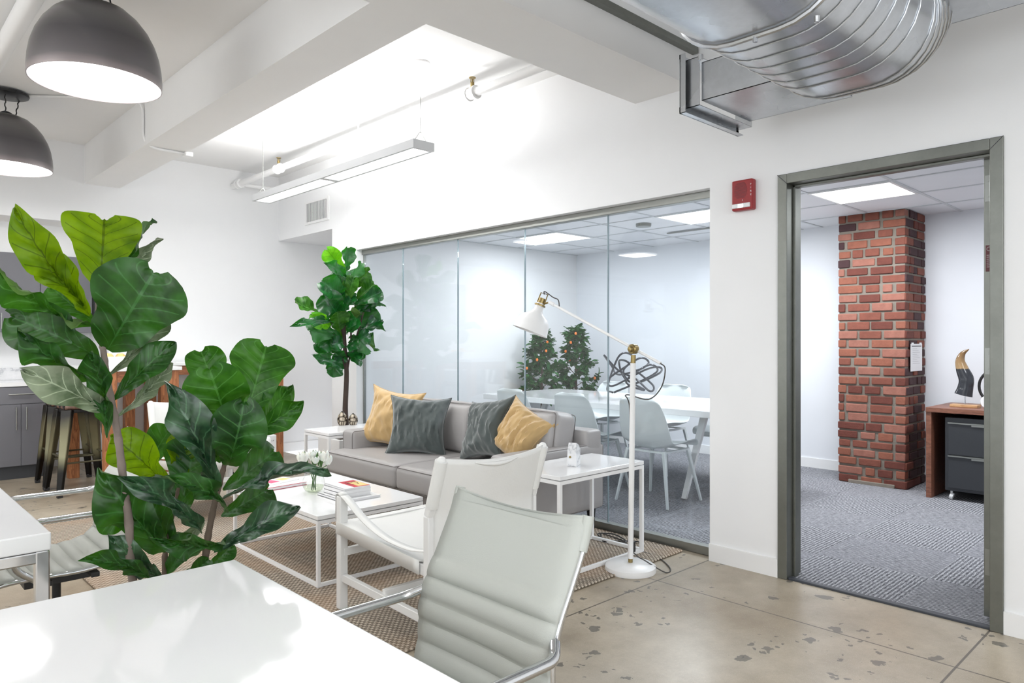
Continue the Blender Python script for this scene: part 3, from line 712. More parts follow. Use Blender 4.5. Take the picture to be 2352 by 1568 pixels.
for y0, y1, nm in ((SY0, SY0+.145, 'armrest'), (SY1-.145, SY1, 'armrest')):
    b = MB(); s_ = (SX1-SX0-.14, y1-y0, .43); c = S((SX0+.14+SX1)/2, (y0+y1)/2, .17+.215)
    puffbox(b, c, s_, .022, .006, 8, faces='y'); a = weld(b.build(nm, M['sofa'], t))
    sm = MB(); 
    for sg in (-1, 1): seamloop(sm, c, s_, .022, k=1, zoff=sg)
    sm.build('seam', M['piping'], a)
b = MB(); c = S(SX1-.10, (SY0+SY1)/2, .17+.26); puffbox(b, c, (.16, SY1-SY0, .53), .025, .004, 8, faces='x'); weld(b.build('back_frame', M['sofa'], t))
ym = (SY0+SY1)/2
for y0, y1 in ((SY0+.004, ym-.003), (ym+.003, SY1-.004)):
    b = MB(); c = S(SX0+.36, (y0+y1)/2, .375); s_ = (.74, y1-y0, .16)
    if y0 < 3.1: pass
    puffbox(b, c, s_, .035, .018, 12, faces='z'); a = weld(b.build('seat_cushion', M['sofa'], t))
    sm = MB(); seamloop(sm, c, s_, .035, zoff=1); seamloop(sm, c, s_, .035, zoff=-1); sm.build('piping', M['piping'], a)
for y0, y1 in ((SY0+.10, ym-.002), (ym+.002, SY1-.10)):
    b = MB(); c = S(SX1-.29, (y0+y1)/2, .625); s_ = (.21, y1-y0, .37)
    puffbox(b, c, s_, .045, .055, 14, tilt=.16, faces='x'); a = weld(b.build('back_cushion', M['sofa'], t))
    sm = MB(); seamloop(sm, c, s_, .04, tilt=.16, k=0, zoff=-1); seamloop(sm, c, s_, .04, tilt=.16, k=0, zoff=1); sm.build('piping', M['piping'], a)
for x in (SX0+.16, SX1-.05):
    for y in (SY0+.07, SY1-.07): MB().bar(S(x, y, .175), S(x, y, .012), .045, .045, (1, 0, 0), .026, .026).build('leg', M['black'], t, smooth=False)
# ---------------------------------------------------------------- throw pillows
def pillow(label, c, size, rz, lean, roll, mat, seed, group='throw pillows on the sofa', thick=.085):
    o = thing('throw_pillow', label, 'pillow', c, group=group)
    b = MB(); n = 44; h = size/2
    def pt(i, j, sg):
        u, v = -1+2*i/n, -1+2*j/n
        pin = 1-.17*(1-u*u)*abs(v)**2.5; pin2 = 1-.17*(1-v*v)*abs(u)**2.5
        x = h*u*pin2; y = h*v*pin
        z = sg*thick*1.25*((1-u*u)**.62*(1-v*v)**.62)**.85
        q = Vector((x, y, z))
        A_ = noise.fractal(Vector((u*1.6+seed*3, v*5.5+seed+u*u*1.5, seed*1.7)), .9, 2, 3); B_ = 1-abs(noise.noise(Vector((u*2.2+.8*v+seed*5, v*4.5-seed, sg*3.0))))*2
        f = (1-u**8)*(1-v**8)
        q.z += sg*(.016*A_+.012*(B_-.4))*f
        q.z += .022*math.sin(2.6*u+seed)*math.cos(2.0*v+seed)
        return q
    for sg in (-1, 1): b.grid([[pt(i, j, sg) for j in range(n+1)] for i in range(n+1)])
    ob = weld(b.build('pillow_cover', mat, o), .0015)
    sm = MB(); e = [pt(i, 0, 1) for i in range(n+1)]+[pt(n, j, 1) for j in range(1, n+1)]+[pt(i, n, 1) for i in range(n-1, -1, -1)]+[pt(0, j, 1) for j in range(n-1, 0, -1)]
    sm.tube(e, .0035, 6, closed=True); s2 = sm.build('seam', mat, o)
    # local z = face normal; stand up: face toward -x, then lean back and turn
    R_ = Matrix.Rotation(rz, 4, 'Z') @ Matrix.Rotation(-PI/2+lean, 4, 'Y') @ Matrix.Rotation(roll, 4, 'Z')
    for q in (ob, s2): q.data.transform(R_)
    return o
ps = .235
pillow('mustard velvet pillow at the far end of the sofa behind a slate green one', (3.12, 4.62, .69), .47, .45, .30, -.12, M['mustard'], 1)
pillow('crumpled slate green pillow leaning on the mustard one at the far end', (3.10, 4.25, .66), .455, .75, .36, -.03, M['green_velvet'], 2.3)
pillow('slate green velvet pillow at the middle of the sofa beside a mustard one', (3.25, 3.67, .68), .45, -.15, .42, .22, M['green_velvet'], 5.1)
pillow('mustard velvet pillow tipped on its corner nearest the lamp', (3.27, 3.36, .675), .385, .25, .46, -.45, M['mustard'], 8.2)
# ================================================================ office chairs
def office_chair(label, bx, cy):
    """origin on the floor under the seat; bx = x of the back's top edge; faces -x"""
    t = thing('office_chair', label, 'chair', (bx, cy, 0), group='ribbed leather office chairs')
    prof = spline([(0, 0, .885), (-.022, 0, .82), (-.06, 0, .745), (-.10, 0, .67), (-.125, 0, .595), (-.128, 0, .52), (-.148, 0, .445), (-.205, 0, .408), (-.30, 0, .395), (-.42, 0, .397), (-.53, 0, .398), (-.60, 0, .384), (-.64, 0, .352)], 14)
    # arclength
    L_ = [0]
    for i in range(1, len(prof)): L_.append(L_[-1]+(prof[i]-prof[i-1]).length)
    start = .19; pitch = .054; hw_ = .232
    def sheet(sg, ny=13):
        P = []
        for i, p in enumerate(prof):
            tg = (prof[min(i+1, len(prof)-1)]-prof[max(i-1, 0)]).normalized(); nrm = Vector((tg.z, 0, -tg.x))
            s_ = L_[i]; th = .012
            if s_ > start:
                ph = ((s_-start) % pitch)/pitch; th = .004+.018*math.sqrt(max(0, 1-(2*ph-1)**2))
            else: th = .012+.006*math.sin(min(1, s_/start)*PI)
            row = []
            for j in range(ny):
                u = -1+2*j/(ny-1); e = (1-abs(u)**8)
                sag = -.012*(1-u*u) if s_ > 0 else 0
                row.append(p+nrm*(sg*th*(.35+.65*e)+sag*1.0)+Vector((0, u*hw_, -.018*(1-u*u) if s_ < .03 else 0)))
            P.append(row)
        return P
    b = MB(); A, B = sheet(1), sheet(-1); b.grid(A); b.grid(B)
    b.grid([A[0], B[0]]); b.grid([A[-1], B[-1]]); b.grid([[r[0] for r in A], [r[0] for r in B]]); b.grid([[r[-1] for r in A], [r[-1] for r in B]])
    weld(b.build('ribbed_sling', M['grey_leather'], t), .0005)
    for s in (-1, 1):
        y = s*(hw_+.003)
        MB().tube([p+Vector((.012, s*(hw_-.004), -.004)) for p in prof[::2]], .009, 10).build('side_rail', M['chrome'], t)
        MB().tube([p+Vector((.008, s*(hw_-.004), -.002)) for p in prof[:17:2]], .014, 10).build('corner_sleeve', M['grey_leather'], t)
        ya = s*(hw_+.022)
        arm = fillet([(-.112, y, .630), (-.145, ya+s*.012, .612), (-.48, ya+s*.012, .612), (-.53, ya+s*.012, .46), (-.42, y, .372)], .06, 7)
        MB().tube(arm, .0125, 12).build('armrest', M['chrome'], t)
    b = MB(); b.box((-.45, -.06, .31), (-.22, .06, .36)).bar((-.40, -.22, .362), (-.40, .22, .362), .03, .02).bar((-.24, -.22, .362), (-.24, .22, .362), .03, .02); b.tube([(-.30, .05, .335), (-.30, .2, .33)], .008, 8)
    b.build('tilt_mechanism', M['blackp'], t, smooth=False, bevel=.003)
    MB().tube([(-.33, 0, .10), (-.33, 0, .22)], .028, 16).tube([(-.33, 0, .22), (-.33, 0, .32)], .016, 14).build('gas_column', M['black'], t)
    for k in range(5):
        a = k*2*PI/5+.3; c, s_ = math.cos(a), math.sin(a); e = (-.33+.29*c, .29*s_, .075)
        MB().bar((-.33+.03*c, .03*s_, .12), e, .04, .035, (0, 0, 1), .026, .02).build('base_arm', M['chrome'], t, smooth=False, bevel=.004)
        ax = Matrix.Rotation(a, 3, 'Z') @ Matrix.Rotation(PI/2, 3, 'X')
        b = MB()
        for q in (-.012, .012): b.lathe([(0, -.007), (.026, -.007), (.0275, 0), (.026, .007), (0, .007)], 16, Vector((e[0], e[1], .0276))+ax @ Vector((0, 0, q)), ax)
        b.tube([(e[0], e[1], .03), (e[0], e[1], .075)], .008, 8); b.build('caster', M['blackp'], t)
    return t
oc = office_chair('ribbed pale grey leather office chair in the foreground, turned to the glossy desk', 1.235, 1.28)
dup(oc, (.985, 3.38, 0), 0, 'ribbed pale leather office chair facing the left desk, partly behind the fig plant')
# ================================================================ white desks
def desk(label, x0, x1, y0, y1, z=.74):
    t = thing('white_desk', label, 'desk', ((x0+x1)/2, (y0+y1)/2, 0), group='white desks'); hx, hy = (x1-x0)/2, (y1-y0)/2
    MB().box((-hx, -hy, z-.05), (hx, hy, z)).build('tabletop', M['white_gloss'], t, smooth=False, bevel=.004)
    b = MB(); q = .03
    for s in (-1, 1): b.box((-hx+.02, s*(hy-.02)-q/2 if s > 0 else -hy+.005, z-.085), (hx-.02, s*(hy-.02)+q/2 if s > 0 else -hy+.035, z-.052)).box((s*(hx-.02)-q/2, -hy+.03, z-.085), (s*(hx-.02)+q/2, hy-.03, z-.052))
    b.build('under_frame', M['chrome'], t, smooth=False, bevel=.004)
    for sx in (-1, 1):
        for sy in (-1, 1): MB().box((sx*(hx-.02)-.0175, sy*(hy-.02)-.0175, 0), (sx*(hx-.02)+.0175, sy*(hy-.02)+.0175, z-.05)).build('leg', M['chrome'], t, smooth=False, bevel=.004)
    return t
desk('glossy white desk in the foreground, its far corner below the fig plant', -.9, .72, .35, 1.752)
desk('glossy white desk at the left edge with the leather chair drawn up', -1.1, .445, 2.36, 4.2)
# ================================================================ safari chairs
def safari(label, x, y, rz):
    t = thing('safari_chair', label, 'chair', (x, y, .011), rz, group='white leather safari chairs'); hw_ = .29
    for s in (-1, 1):
        b = MB(); b.box((s*hw_-.021, .335, 0), (s*hw_+.021, .375, .535)); b.build('front_leg', M['white_wood'], t, bevel=.005)
        p_ = [(s*hw_, -.33, 0), (s*hw_, -.335, .30), (s*hw_, -.335, .56), (s*hw_, -.41, .79)]
        b = MB(); b.bar(p_[0], p_[1], .036, .042, (1, 0, 0)); b.bar(p_[1], p_[2], .036, .042, (1, 0, 0)); b.bar(p_[2], p_[3], .036, .04, (1, 0, 0), .03, .034)
        b.tube([p_[3], (s*hw_, -.413, .80), (s*hw_, -.415, .81)], [.018, .018, .010], 14)
        b.build('back_post', M['white_wood'], t, bevel=.004)
        b = MB(); b.tube([(s*hw_, -.348, .60), (s*hw_, -.41, .793)], .0265, 14); b.build('leather_sleeve', M['white_leather'], t)
        b = MB(); b.bar((s*hw_, .34, .375), (s*hw_, -.33, .335), .03, .045); b.build('side_rail', M['white_wood'], t, bevel=.003)
        b = MB(); b.bar((s*hw_, .34, .15), (s*hw_, -.33, .13), .026, .036); b.build('side_stretcher', M['white_wood'], t, bevel=.003)
        # arm strap
        pts = spline([(s*hw_, .362, .545), (s*hw_, .30, .525), (s*hw_, .15, .455), (s*hw_, -.02, .41), (s*hw_, -.20, .40), (s*hw_, -.318, .415)], 6)
        b = MB(); b.grid([[p+Vector((-.021, 0, 0)), p+Vector((.021, 0, 0))] for p in pts]); b.open = True
        b.grid([[Vector((s*hw_-.022, .379, .42)), Vector((s*hw_+.022, .379, .42))], [Vector((s*hw_-.022, .379, .54)), Vector((s*hw_+.022, .379, .54))], [Vector((s*hw_-.022, .358, .549)), Vector((s*hw_+.022, .358, .549))], [Vector((s*hw_-.022, .335, .538)), Vector((s*hw_+.022, .335, .538))]])
        b.build('arm_strap', M['white_leather'], t, solid=.004)
    for y_, z_ in ((.345, .27), (-.0, .16), (-.33, .24)):
        MB().bar((-hw_, y_, z_), (hw_, y_, z_), .026, .036).build('stretcher', M['white_wood'], t, bevel=.003)
    MB().bar((-hw_, .345, .385), (hw_, .345, .385), .03, .045).build('front_rail', M['white_wood'], t, bevel=.003)
    # seat sling
    b = MB(); P = []
    for i in range(15):
        v = i/14; y_ = .37-.66*v; row = []
        for j in range(21):
            u = -1+2*j/20; sag = -.045*(1-u*u)*math.sin(min(1, v*1.3+.05)*PI*.62); zz = .412-.04*v+sag
            xx = u*(hw_+.022)
            row.append(Vector((xx, y_, zz)))
        row = [row[0]+Vector((0, 0, -.055))]+row+[row[-1]+Vector((0, 0, -.055))]; P.append(row)
    P = [[Vector((p.x, .373, p.z-.06)) for p in P[0]]]+P
    P[0] = [Vector((p.x, .373, max(p.z, .335))) for p in P[0]]
    b.grid(P); b.build('seat', M['white_leather'], t, solid=.005)
    # back sling
    b = MB(); P = []
    for i in range(17):
        v = i/16; row = []
        for j in range(25):
            u = -1+2*j/24; z_ = .385+.395*v; lean = -.345-.07*max(0, (z_-.56)/.23) if z_ > .56 else -.345
            bow = .035*(1-u*u)
            zz = z_+.022*v-.022*(1-u*u)*v
            slot = 0
            if .85 < v < .95 and abs(u+.1) < .36: slot = .006*math.cos((u+.1)/.36*PI/2)
            row.append(Vector((u*hw_*.985, lean-bow-slot-.008, zz)))
        P.append(row)
    b.grid(P); b.build('backrest', M['white_leather'], t, solid=.005)
    r0 = P[15]; rr = [r0[j]+Vector((0, -.006, .004+.006*((j-11)/4)**2)) for j in range(6, 17)]
    MB().tube(rr, [.003+.007*math.sin(PI*k/10) for k in range(11)], 10).build('handle_welt', M['white_leather'], t)
    return t
sf = safari('white leather safari armchair in the middle foreground, seen from behind', 2.04, 2.655, 0)
dup(sf, (2.06, 5.50, .011), PI, 'white leather safari armchair across the coffee table, mostly behind the fig plant')
o = pillow('slate grey pillow on the far safari armchair', (2.10, 5.70, .60), .40, PI/2, .30, 0, M['green_velvet'], 4, None)
o2 = pillow('slate green pillow lying on the seat of the near safari armchair', (2.10, 2.46, .455), .30, -PI/2, 1.2, .2, M['green_velvet'], 6, None, .05)
# ================================================================ floor lamp
t = thing('floor_lamp', 'white adjustable floor lamp with brass joint standing on the rug corner', 'lamp', (3.22, 2.42, 0))
def Q(v): return Vector(v)-Vector((3.22, 2.42, 0))
MB().lathe([(0, .0), (.140, .0), (.143, .012), (.140, .03), (.125, .04), (.03, .048), (0, .048)], 48).build('base', M['white_metal'], t)
MB().tube([(0, 0, .048), (0, 0, .075)], .013, 16).build('base_collar', M['brass'], t)
J = Q((3.22, 2.40, 1.238))
MB().tube([(0, 0, .07), (0, -.018, 1.16)], .0155, 16).build('pole', M['white_metal'], t)
jm = MB(); jm.tube([(0, -.018, 1.155), (0, -.02, 1.205)], .014, 14).lathe([(0, -.022), (.022, -.022), (.028, -.015), (.028, .015), (.022, .022), (0, .022)], 24, J, Matrix.Rotation(PI/2, 3, 'Y'))
jm.lathe([(.001, -.040), (.012, -.038), (.018, -.028), (.018, -.020)], 18, J, Matrix.Rotation(PI/2, 3, 'Y')); jm.build('pivot_joint', M['brass'], t)
A = Q(at(1262, 694, X=3.235)); E = Q(at(1517, 834, X=3.235))
MB().tube([A, A.lerp(E, .05), A.lerp(E, .052), E], [.012, .012, .0085, .0085], 14).build('arm', M['white_metal'], t)
Sx = Q(at(1246, 686, X=3.235)); dirn = Vector((-.28, .22, -.93)).normalized()
zq = Vector((0, 0, 1)).rotation_difference(dirn).to_matrix()
sh = MB(); sh.open = True
pr = [(.026, .03), (.03, .075), (.045, .10), (.085, .125), (.105, .16), (.112, .215), (.116, .222)]
sh.lathe(pr, 40, Sx, zq); sh.lathe([(r-.003, z) for r, z in pr][::-1], 40, Sx, zq); sh.build('shade', M['white_metal'], t, angle=60)
MB().lathe([(0, -.005), (.02, -.003), (.022, .035), (.036, .04), (.036, .048), (.022, .05)], 20, Sx, zq).tube([Sx+zq @ Vector((.028, 0, .04)), Sx+zq @ Vector((.026, 0, -.035)), Sx+zq @ Vector((-.026, 0, -.035)), Sx+zq @ Vector((-.028, 0, .04))], .004, 8).tube([Sx+zq @ Vector((0, 0, .04)), A], .006, 8).build('socket_holder', M['brass'], t)
MB().lathe([(0, .19), (.02, .185), (.032, .16), (.024, .12), (.012, .10), (0, .10)], 18, Sx, zq).build('bulb', M['white_plastic'], t)
MB().tube(spline([Sx+zq @ Vector((0, 0, -.03)), Sx+Vector((0, -.02, .045)), A+Vector((0, -.03, .03)), A+Vector((0, -.075, .01)), A+Vector((0, -.085, -.045))], 6), .0035, 8).tube(spline([E, E+Vector((0, -.03, -.03)), E+Vector((0, -.005, -.13)), E+Vector((0, .08, -.20)), Vector((0, .03, .98)), Vector((.02, .02, .9)), Vector((.022, .02, .5)), Vector((.022, .01, .15)), Vector((.02, -.02, .09)), Vector((.05, -.06, .06)), Vector((.10, -.16, .006)), Vector((.18, -.14, .005)), Vector((.30, .03, .006)), Vector((.32, .25, .016)), Vector((.40, .35, .017)), Vector((.44, .55, .017))], 8), .0035, 8).build('power_cord', M['cord'], t)
MB().box((.008, -.012, .10), (.034, .012, .16)).build('foot_switch', M['blackp'], t, bevel=.004)
c = MB(); c.tube(spline([(3.66, 2.99, .017), (3.52, 2.86, .018), (3.60, 2.74, .02), (3.66, 2.88, .03), (3.58, 2.95, .035), (3.55, 2.85, .02), (3.66, 2.70, .02), (3.62, 2.62, .018)], 8), .004, 8)
tag(c.build('cable', M['blackp']), 'loose dark cable coiled on the rug by the glass track', 'cable')
# ================================================================ meeting table, shell chairs
TX0, TX1, TY0, TY1 = 4.83, 5.98, 2.76, 5.50
t = thing('conference_table', 'long white conference table behind the glass', 'table', ((TX0+TX1)/2, (TY0+TY1)/2, .004)); hx, hy = (TX1-TX0)/2, (TY1-TY0)/2
MB().box((-hx, -hy, .69), (hx, hy, .74)).build('tabletop', M['white_gloss'], t, smooth=False, bevel=.004)
for y in (-hy+.45, hy-.45):
    for s in (-1, 1): MB().bar((s*.10, y, .68), (s*.42, y+.0, 0.0), .035, .06, (0, 1, 0), .025, .04).build('leg', M['white_metal'], t, smooth=False)
MB().box((-.2, -hy+.4, .655), (.2, hy-.4, .69)).build('under_frame', M['alu'], t, smooth=False)
def shell_chair():
    t = thing('shell_chair', '', 'chair', (0, 0, .004), group='pale shell chairs at the conference table')
    pf = [(.235, .435, .19), (.225, .452, .215), (.12, .452, .235), (-.03, .435, .24), (-.14, .437, .24), (-.20, .475, .24), (-.232, .56, .236), (-.252, .66, .225), (-.268, .75, .205), (-.278, .80, .185), (-.282, .825, .15), (-.283, .838, .10)]
    sp = spline([(a, c, b_) for a, b_, c in pf], 3); P = []
    for i, q in enumerate(sp):
        tg = (sp[min(i+1, len(sp)-1)]-sp[max(i-1, 0)]); tg = Vector((tg.x, 0, tg.z)).normalized(); nr = Vector((tg.z, 0, -tg.x)); v = i/(len(sp)-1)
        cur = .055*math.sin(PI*min(1, .15+v*.95)) if v < .9 else .03
        P.append([Vector((q.x, u*q.y, q.z))+nr*(cur*(u*u))+Vector((0, 0, -.0)) for u in [-1+2*j/14 for j in range(15)]])
    b = MB(); b.grid(P); b.build('shell', M['shell'], t, solid=.010, sub=1)
    for sx in (-1, 1):
        for sy in (-1, 1): MB().bar((sx*.16-.01, sy*.17, .425), (sx*.235, sy*.245, 0), .032, .026, (0, 1, 0), .018, .018).build('leg', M['shell'], t, bevel=.004)
    b = MB()
    for s in (-1, 1): b.bar((s*.16-.01, -.17, .415), (s*.16-.01, .17, .415), .03, .014).bar((-.17, s*.17, .415), (.15, s*.17, .415), .03, .014)
    b.build('seat_frame', M['shell'], t, smooth=False)
    return t
ch0 = shell_chair()
lab = ['pale shell chair with its back to the glass, nearest the white wall pier', 'pale shell chair with its back to the glass, the middle of the three', 'pale shell chair with its back to the glass, in front of the citrus bushes',
       'pale shell chair on the far side of the table, left of the black rod sculpture', 'pale shell chair on the far side of the table, right of the sculpture', 'pale shell chair on the far side, cropped by the white wall pier']
for i, (x, y, r) in enumerate([(4.80, 3.33, 0), (4.80, 4.04, 0), (4.80, 4.78, 0), (5.93, 4.88, PI), (5.93, 4.10, PI), (5.93, 3.36, PI)]):
    if i == 0: ch0.location = (x, y, .004); ch0['label'] = lab[0]
    else: dup(ch0, (x, y, .004), r, lab[i])
# scribble sculpture
random.seed(11)
t = thing('rod_sculpture', 'tangled dark metal rod sculpture standing on the conference table', 'sculpture', (5.3, 3.97, .744)); c0 = Vector((5.3, 3.97, .744))
px = [(1407, 903), (1395, 890), (1420, 820), (1445, 812), (1452, 830), (1400, 868), (1408, 886), (1480, 850), (1515, 843), (1513, 858), (1455, 880), (1432, 850), (1470, 822), (1490, 832), (1470, 848), (1420, 860), (1405, 840), (1388, 816), (1420, 850), (1460, 870), (1492, 898), (1500, 885), (1460, 850), (1440, 830), (1422, 830), (1435, 868), (1480, 895), (1446, 885), (1441, 870), (1490, 838), (1510, 852), (1470, 876), (1410, 903)]
P = []
for i, (x, y) in enumerate(px): q = at(x, min(y, 901), X=5.3+.12*math.sin(i*2.1)); q.z = max(q.z, .765); P.append(q-c0)
MB().tube(spline(P, 8), .0095, 8).build('rod', M['sculpt'], t)
# citrus bushes
def bush(label, x, y, top, wid, seed):
    random.seed(seed)
    t = thing('citrus_bush', label, 'plant', (x, y, .004), group='citrus bushes behind the conference table')
    MB().lathe([(0, 0), (.13, 0), (.17, .30), (.18, .32), (.165, .32), (.16, .29), (0, .29)], 24).build('pot', M['planter'], t)
    MB().lathe([(0, .296), (.158, .292)], 20).build('soil', M['soil'], t)
    st = MB(); st.tube([(0, 0, .28), (.01, .0, .7), (0, 0, top-.12)], [.02, .014, .005], 8)
    tw = []
    for k in range(22):
        z = .55+(top-.65)*k/22; a = k*2.4; rr = wid*(max(.12, 1-((z-.72)/(top-.72))**.9) if z > .72 else 1)*random.uniform(.75, 1)
        e = Vector((math.cos(a)*rr, math.sin(a)*rr, z+.12)); st.tube([(0, 0, z), e*.5+Vector((0, 0, z*.5+.02)), e], .005, 5); tw.append((Vector((0, 0, z)), e))
    st.build('stem', M['twig'], t)
    fo = MB()
    for k in range(900):
        a0, e = random.choice(tw); f = random.uniform(.35, 1.08); p = a0.lerp(e, f)+Vector([random.gauss(0, .022) for _ in range(3)])
        if random.random() < .05: p = Vector((random.gauss(0, .02), random.gauss(0, .02), top-.1+random.random()*.1))
        d_ = Vector((p.x, p.y, 0)); d_ = (d_.normalized() if d_.length > .01 else Vector((1, 0, 0)))+Vector([random.gauss(0, .6) for _ in range(3)])+Vector((0, 0, .35)); d_.normalize()
        s_ = d_.cross(Vector((random.gauss(0, .4), random.gauss(0, .4), 1))).normalized(); nn = s_.cross(d_); l = random.uniform(.065, .10); w_ = l*.28
        fo.grid([[p+s_*(-w_*q)+d_*(l*v)+nn*(.004-.02*v*v), p+d_*(l*v)-nn*(.02*v*v+.004), p+s_*(w_*q)+d_*(l*v)+nn*(.004-.02*v*v)] for v, q in ((0, .08), (.25, .8), (.5, 1), (.75, .7), (1, .05))], True)
    fo.build('foliage', M['leaf_citrus'], t)
    for k in range(7):
        a0, e = tw[(k*3+seed) % 22]; p = a0.lerp(e, .95); p = p*1.0+Vector((-.07, -.05, -.01))
        MB().lathe([(0, -.018), (.011, -.014), (.016, 0), (.011, .014), (0, .018)], 12, p).build('orange', M['orange'], t)
    return t
bush('leafy citrus bush with small oranges, the left and wider of the two', 6.13, 5.92, 1.40, .30, 3)
bush('leafy citrus bush with small oranges, the right and taller of the two', 6.52, 5.72, 1.44, .27, 5)
# ================================================================ office behind the door
BX0, BX1, BY0, BY1 = 6.66, 7.18, 2.085, 2.665
b = MB(); b.box((BX0+.012, BY0+.012, 0), (BX1, BY1-.012, ZR)); random.seed(4)
def rough_brick(m, a, c):
    x0, y0, z0 = a; x1, y1, z1 = c; nx = 3
    j = lambda s: random.uniform(-s, s)
    m.box((x0+j(.004), y0+j(.005), z0+j(.004)), (x1, y1+j(.005), z1+j(.004)))
z = .01; row = 0
while z < ZR-.03:
    h_ = .064+random.uniform(-.003, .003); z1 = min(z+h_, ZR); y = BY0+(0 if row % 2 else -.0); first = True
    y = BY0
    while y < BY1-.03:
        l = random.choice([.19, .20, .2, .10, .14]) if not (first and row % 2) else .095
        y1 = min(y+l, BY1)
        if BY1-y1 < .06: y1 = BY1
        b.cm = random.choices([1, 2, 3, 4, 5], [4, 4, 3, 1.3 if .95 < z < 1.4 or z > 2.2 else .3, 2 if z > .95 else 6])[0]
        rough_brick(b, (BX0, y+.006, z), (BX0+.09, y1-.010, z1)); y = y1+.007; first = False
    x = BX0+.10 if row % 2 else BX0
    while x < BX1-.03:
        l = random.choice([.2, .1, .19]); x1 = min(x+l, BX1); b.cm = random.choice([2, 4, 5, 4])
        m_ = (x+.004, BY0, z); b.box((m_[0], BY0+random.uniform(-.006, .003), z), (x1-.007, BY0+.05, z1)); x = x1+.007
    z = z1+.017; row += 1
b.cm = 0; b.box((BX0-.012, BY0+.09, 0), (BX0+.02, BY1-.10, .035))
bc = b.build('brick_column', [M['mortar']]+[M['brick%d' % i] for i in range(5)], bevel=.006, seg=2, kind=None); tag(bc, 'exposed red brick column with rough mortar in the room beyond the doorway', 'column')
t = thing('paper_notice', 'white printed sheet taped to the shaded side of the brick column', 'paper', (6.85, BY0-.02, 1.17))
q0 = at(2092, 790, Y=BY0-.012); q1 = at(2118, 850, Y=BY0-.012)
hx_ = abs(q1.x-q0.x)/2
MB().box((-hx_, 0, -.12), (hx_, .002, .12)).build('sheet', M['paper'], t, smooth=False)
b = MB(); b.box((-hx_*.85, -.0006, .095), (hx_*.85, 0, .103))
for k in range(9): b.box((-hx_*.7, -.0004, .075-k*.016), (hx_*(.1+.5*((k*7) % 3)/2), 0, .0762-k*.016))
b.build('print', M['ink'], t, smooth=False)
MB().box((-hx_*.9, -.001, .112), (-hx_*.5, 0, .130)).box((hx_*.5, -.001, .112), (hx_*.9, 0, .130)).build('tape', M['white_plastic'], t, smooth=False)
t.location = ((q0.x+q1.x)/2, BY0-.012, (q0.z+q1.z)/2)
# walnut desk
t = thing('walnut_desk', 'walnut veneer desk with slab side standing against the far office wall', 'desk', (6.80, 1.2, .004))
MB().box((-.33, -.9, .70), (.36, .68, .738)).build('desktop', M['walnut'], t, smooth=False, bevel=.002)
for y in (.64, -.9): MB().box((-.32, y, 0), (.36, y+.04, .70)).build('side_panel', M['walnut'], t, smooth=False, bevel=.002)
MB().box((.30, -.86, .3), (.33, .64, .70)).build('modesty_panel', M['walnut'], t, smooth=False)
t = thing('file_cabinet', 'anthracite steel two-drawer mobile file cabinet under the walnut desk', 'cabinet', (6.78, 1.50, .004))
MB().box((-.27, -.27, .075), (.25, .25, .665)).build('body', M['filecab'], t, smooth=False, bevel=.004)
for z0, z1 in ((.10, .355), (.368, .62)):
    dr = MB().box((-.282, -.245, z0), (-.27, .225, z1)).build('drawer', M['filecab'], t, smooth=False, bevel=.003)
    MB().box((-.292, -.245, z1-.004), (-.276, .225, z1+.006)).box((-.292, -.03, z1-.018), (-.286, .06, z1-.002)).build('handle_strip', M['alu'], dr, smooth=False)
for sx in (-1, 1):
    for sy in (-1, 1):
        MB().lathe([(0, -.012), (.026, -.012), (.028, 0), (.026, .012), (0, .012)], 18, (sx*.22-.02, sy*.21, .028), Matrix.Rotation(PI/2+.3, 3, 'X')).tube([(sx*.22-.02, sy*.21, .03), (sx*.22-.02, sy*.21, .08)], .009, 8).build('caster', M['planter'], t)
# horn sculpture
hq = at(2196, 920, Z=.745)
t = thing('horn_sculpture', 'polished dark horn with pale tip mounted on a light wood plinth', 'sculpture', (6.72, 1.66, .742))
MB().box((-.05, -.10, 0), (.05, .10, .022)).build('plinth', M['lightwood'], t, smooth=False, bevel=.003)
MB().tube([(0, 0, .02), (0, 0, .12)], .004, 8).build('rod', M['chrome'], t)
pts = spline([(0, .012, .10), (0, -.002, .16), (0, -.008, .23), (0, .02, .31), (0, .035, .38), (0, .015, .44), (0, -.028, .475)], 6)
rs = [.062-.004*k/36*0 for k in range(len(pts))]
n_ = len(pts); rs = [.064*(1-(k/(n_-1))**1.7)*(1.0-.18*math.sin(min(1, k/(n_*.35))*PI)*.6)+.003 for k in range(n_)]
rings_ = []
for k, p in enumerate(pts):
    tg = (pts[min(k+1, n_-1)]-pts[max(k-1, 0)]).normalized(); u_ = Vector((1, 0, 0)); v_ = tg.cross(u_).normalized()
    rings_.append([p+(u_*math.cos(a)+v_*math.sin(a))*rs[k]*(1+.06*math.sin(6*a)*(1-k/n_)) for a in [2*PI*i/28 for i in range(28)]])
MB().loft(rings_).build('horn', M['horn'], t)
t = thing('ring_ornament', 'black open ring standing behind the horn sculpture', 'ornament', (6.93, 1.46, .742))
MB().tube([(0, .15*math.cos(a), .165+.15*math.sin(a)) for a in [2*PI*i/40 for i in range(40)]], .011, 10, closed=True).build('ring', M['blackp'], t)
MB().box((-.03, -.06, 0), (.03, .06, .012)).build('foot', M['blackp'], t, smooth=False)
t = thing('white_round_object', 'small white round disc ornament at the desk edge by the door jamb', 'ornament', (6.62, 1.475, .742))
MB().lathe([(0, -.016), (.048, -.016), (.055, -.006), (.055, .006), (.048, .016), (0, .016)], 32, (0, 0, .056), Matrix.Rotation(PI/2, 3, 'Y')).build('disc', M['white_plastic'], t)
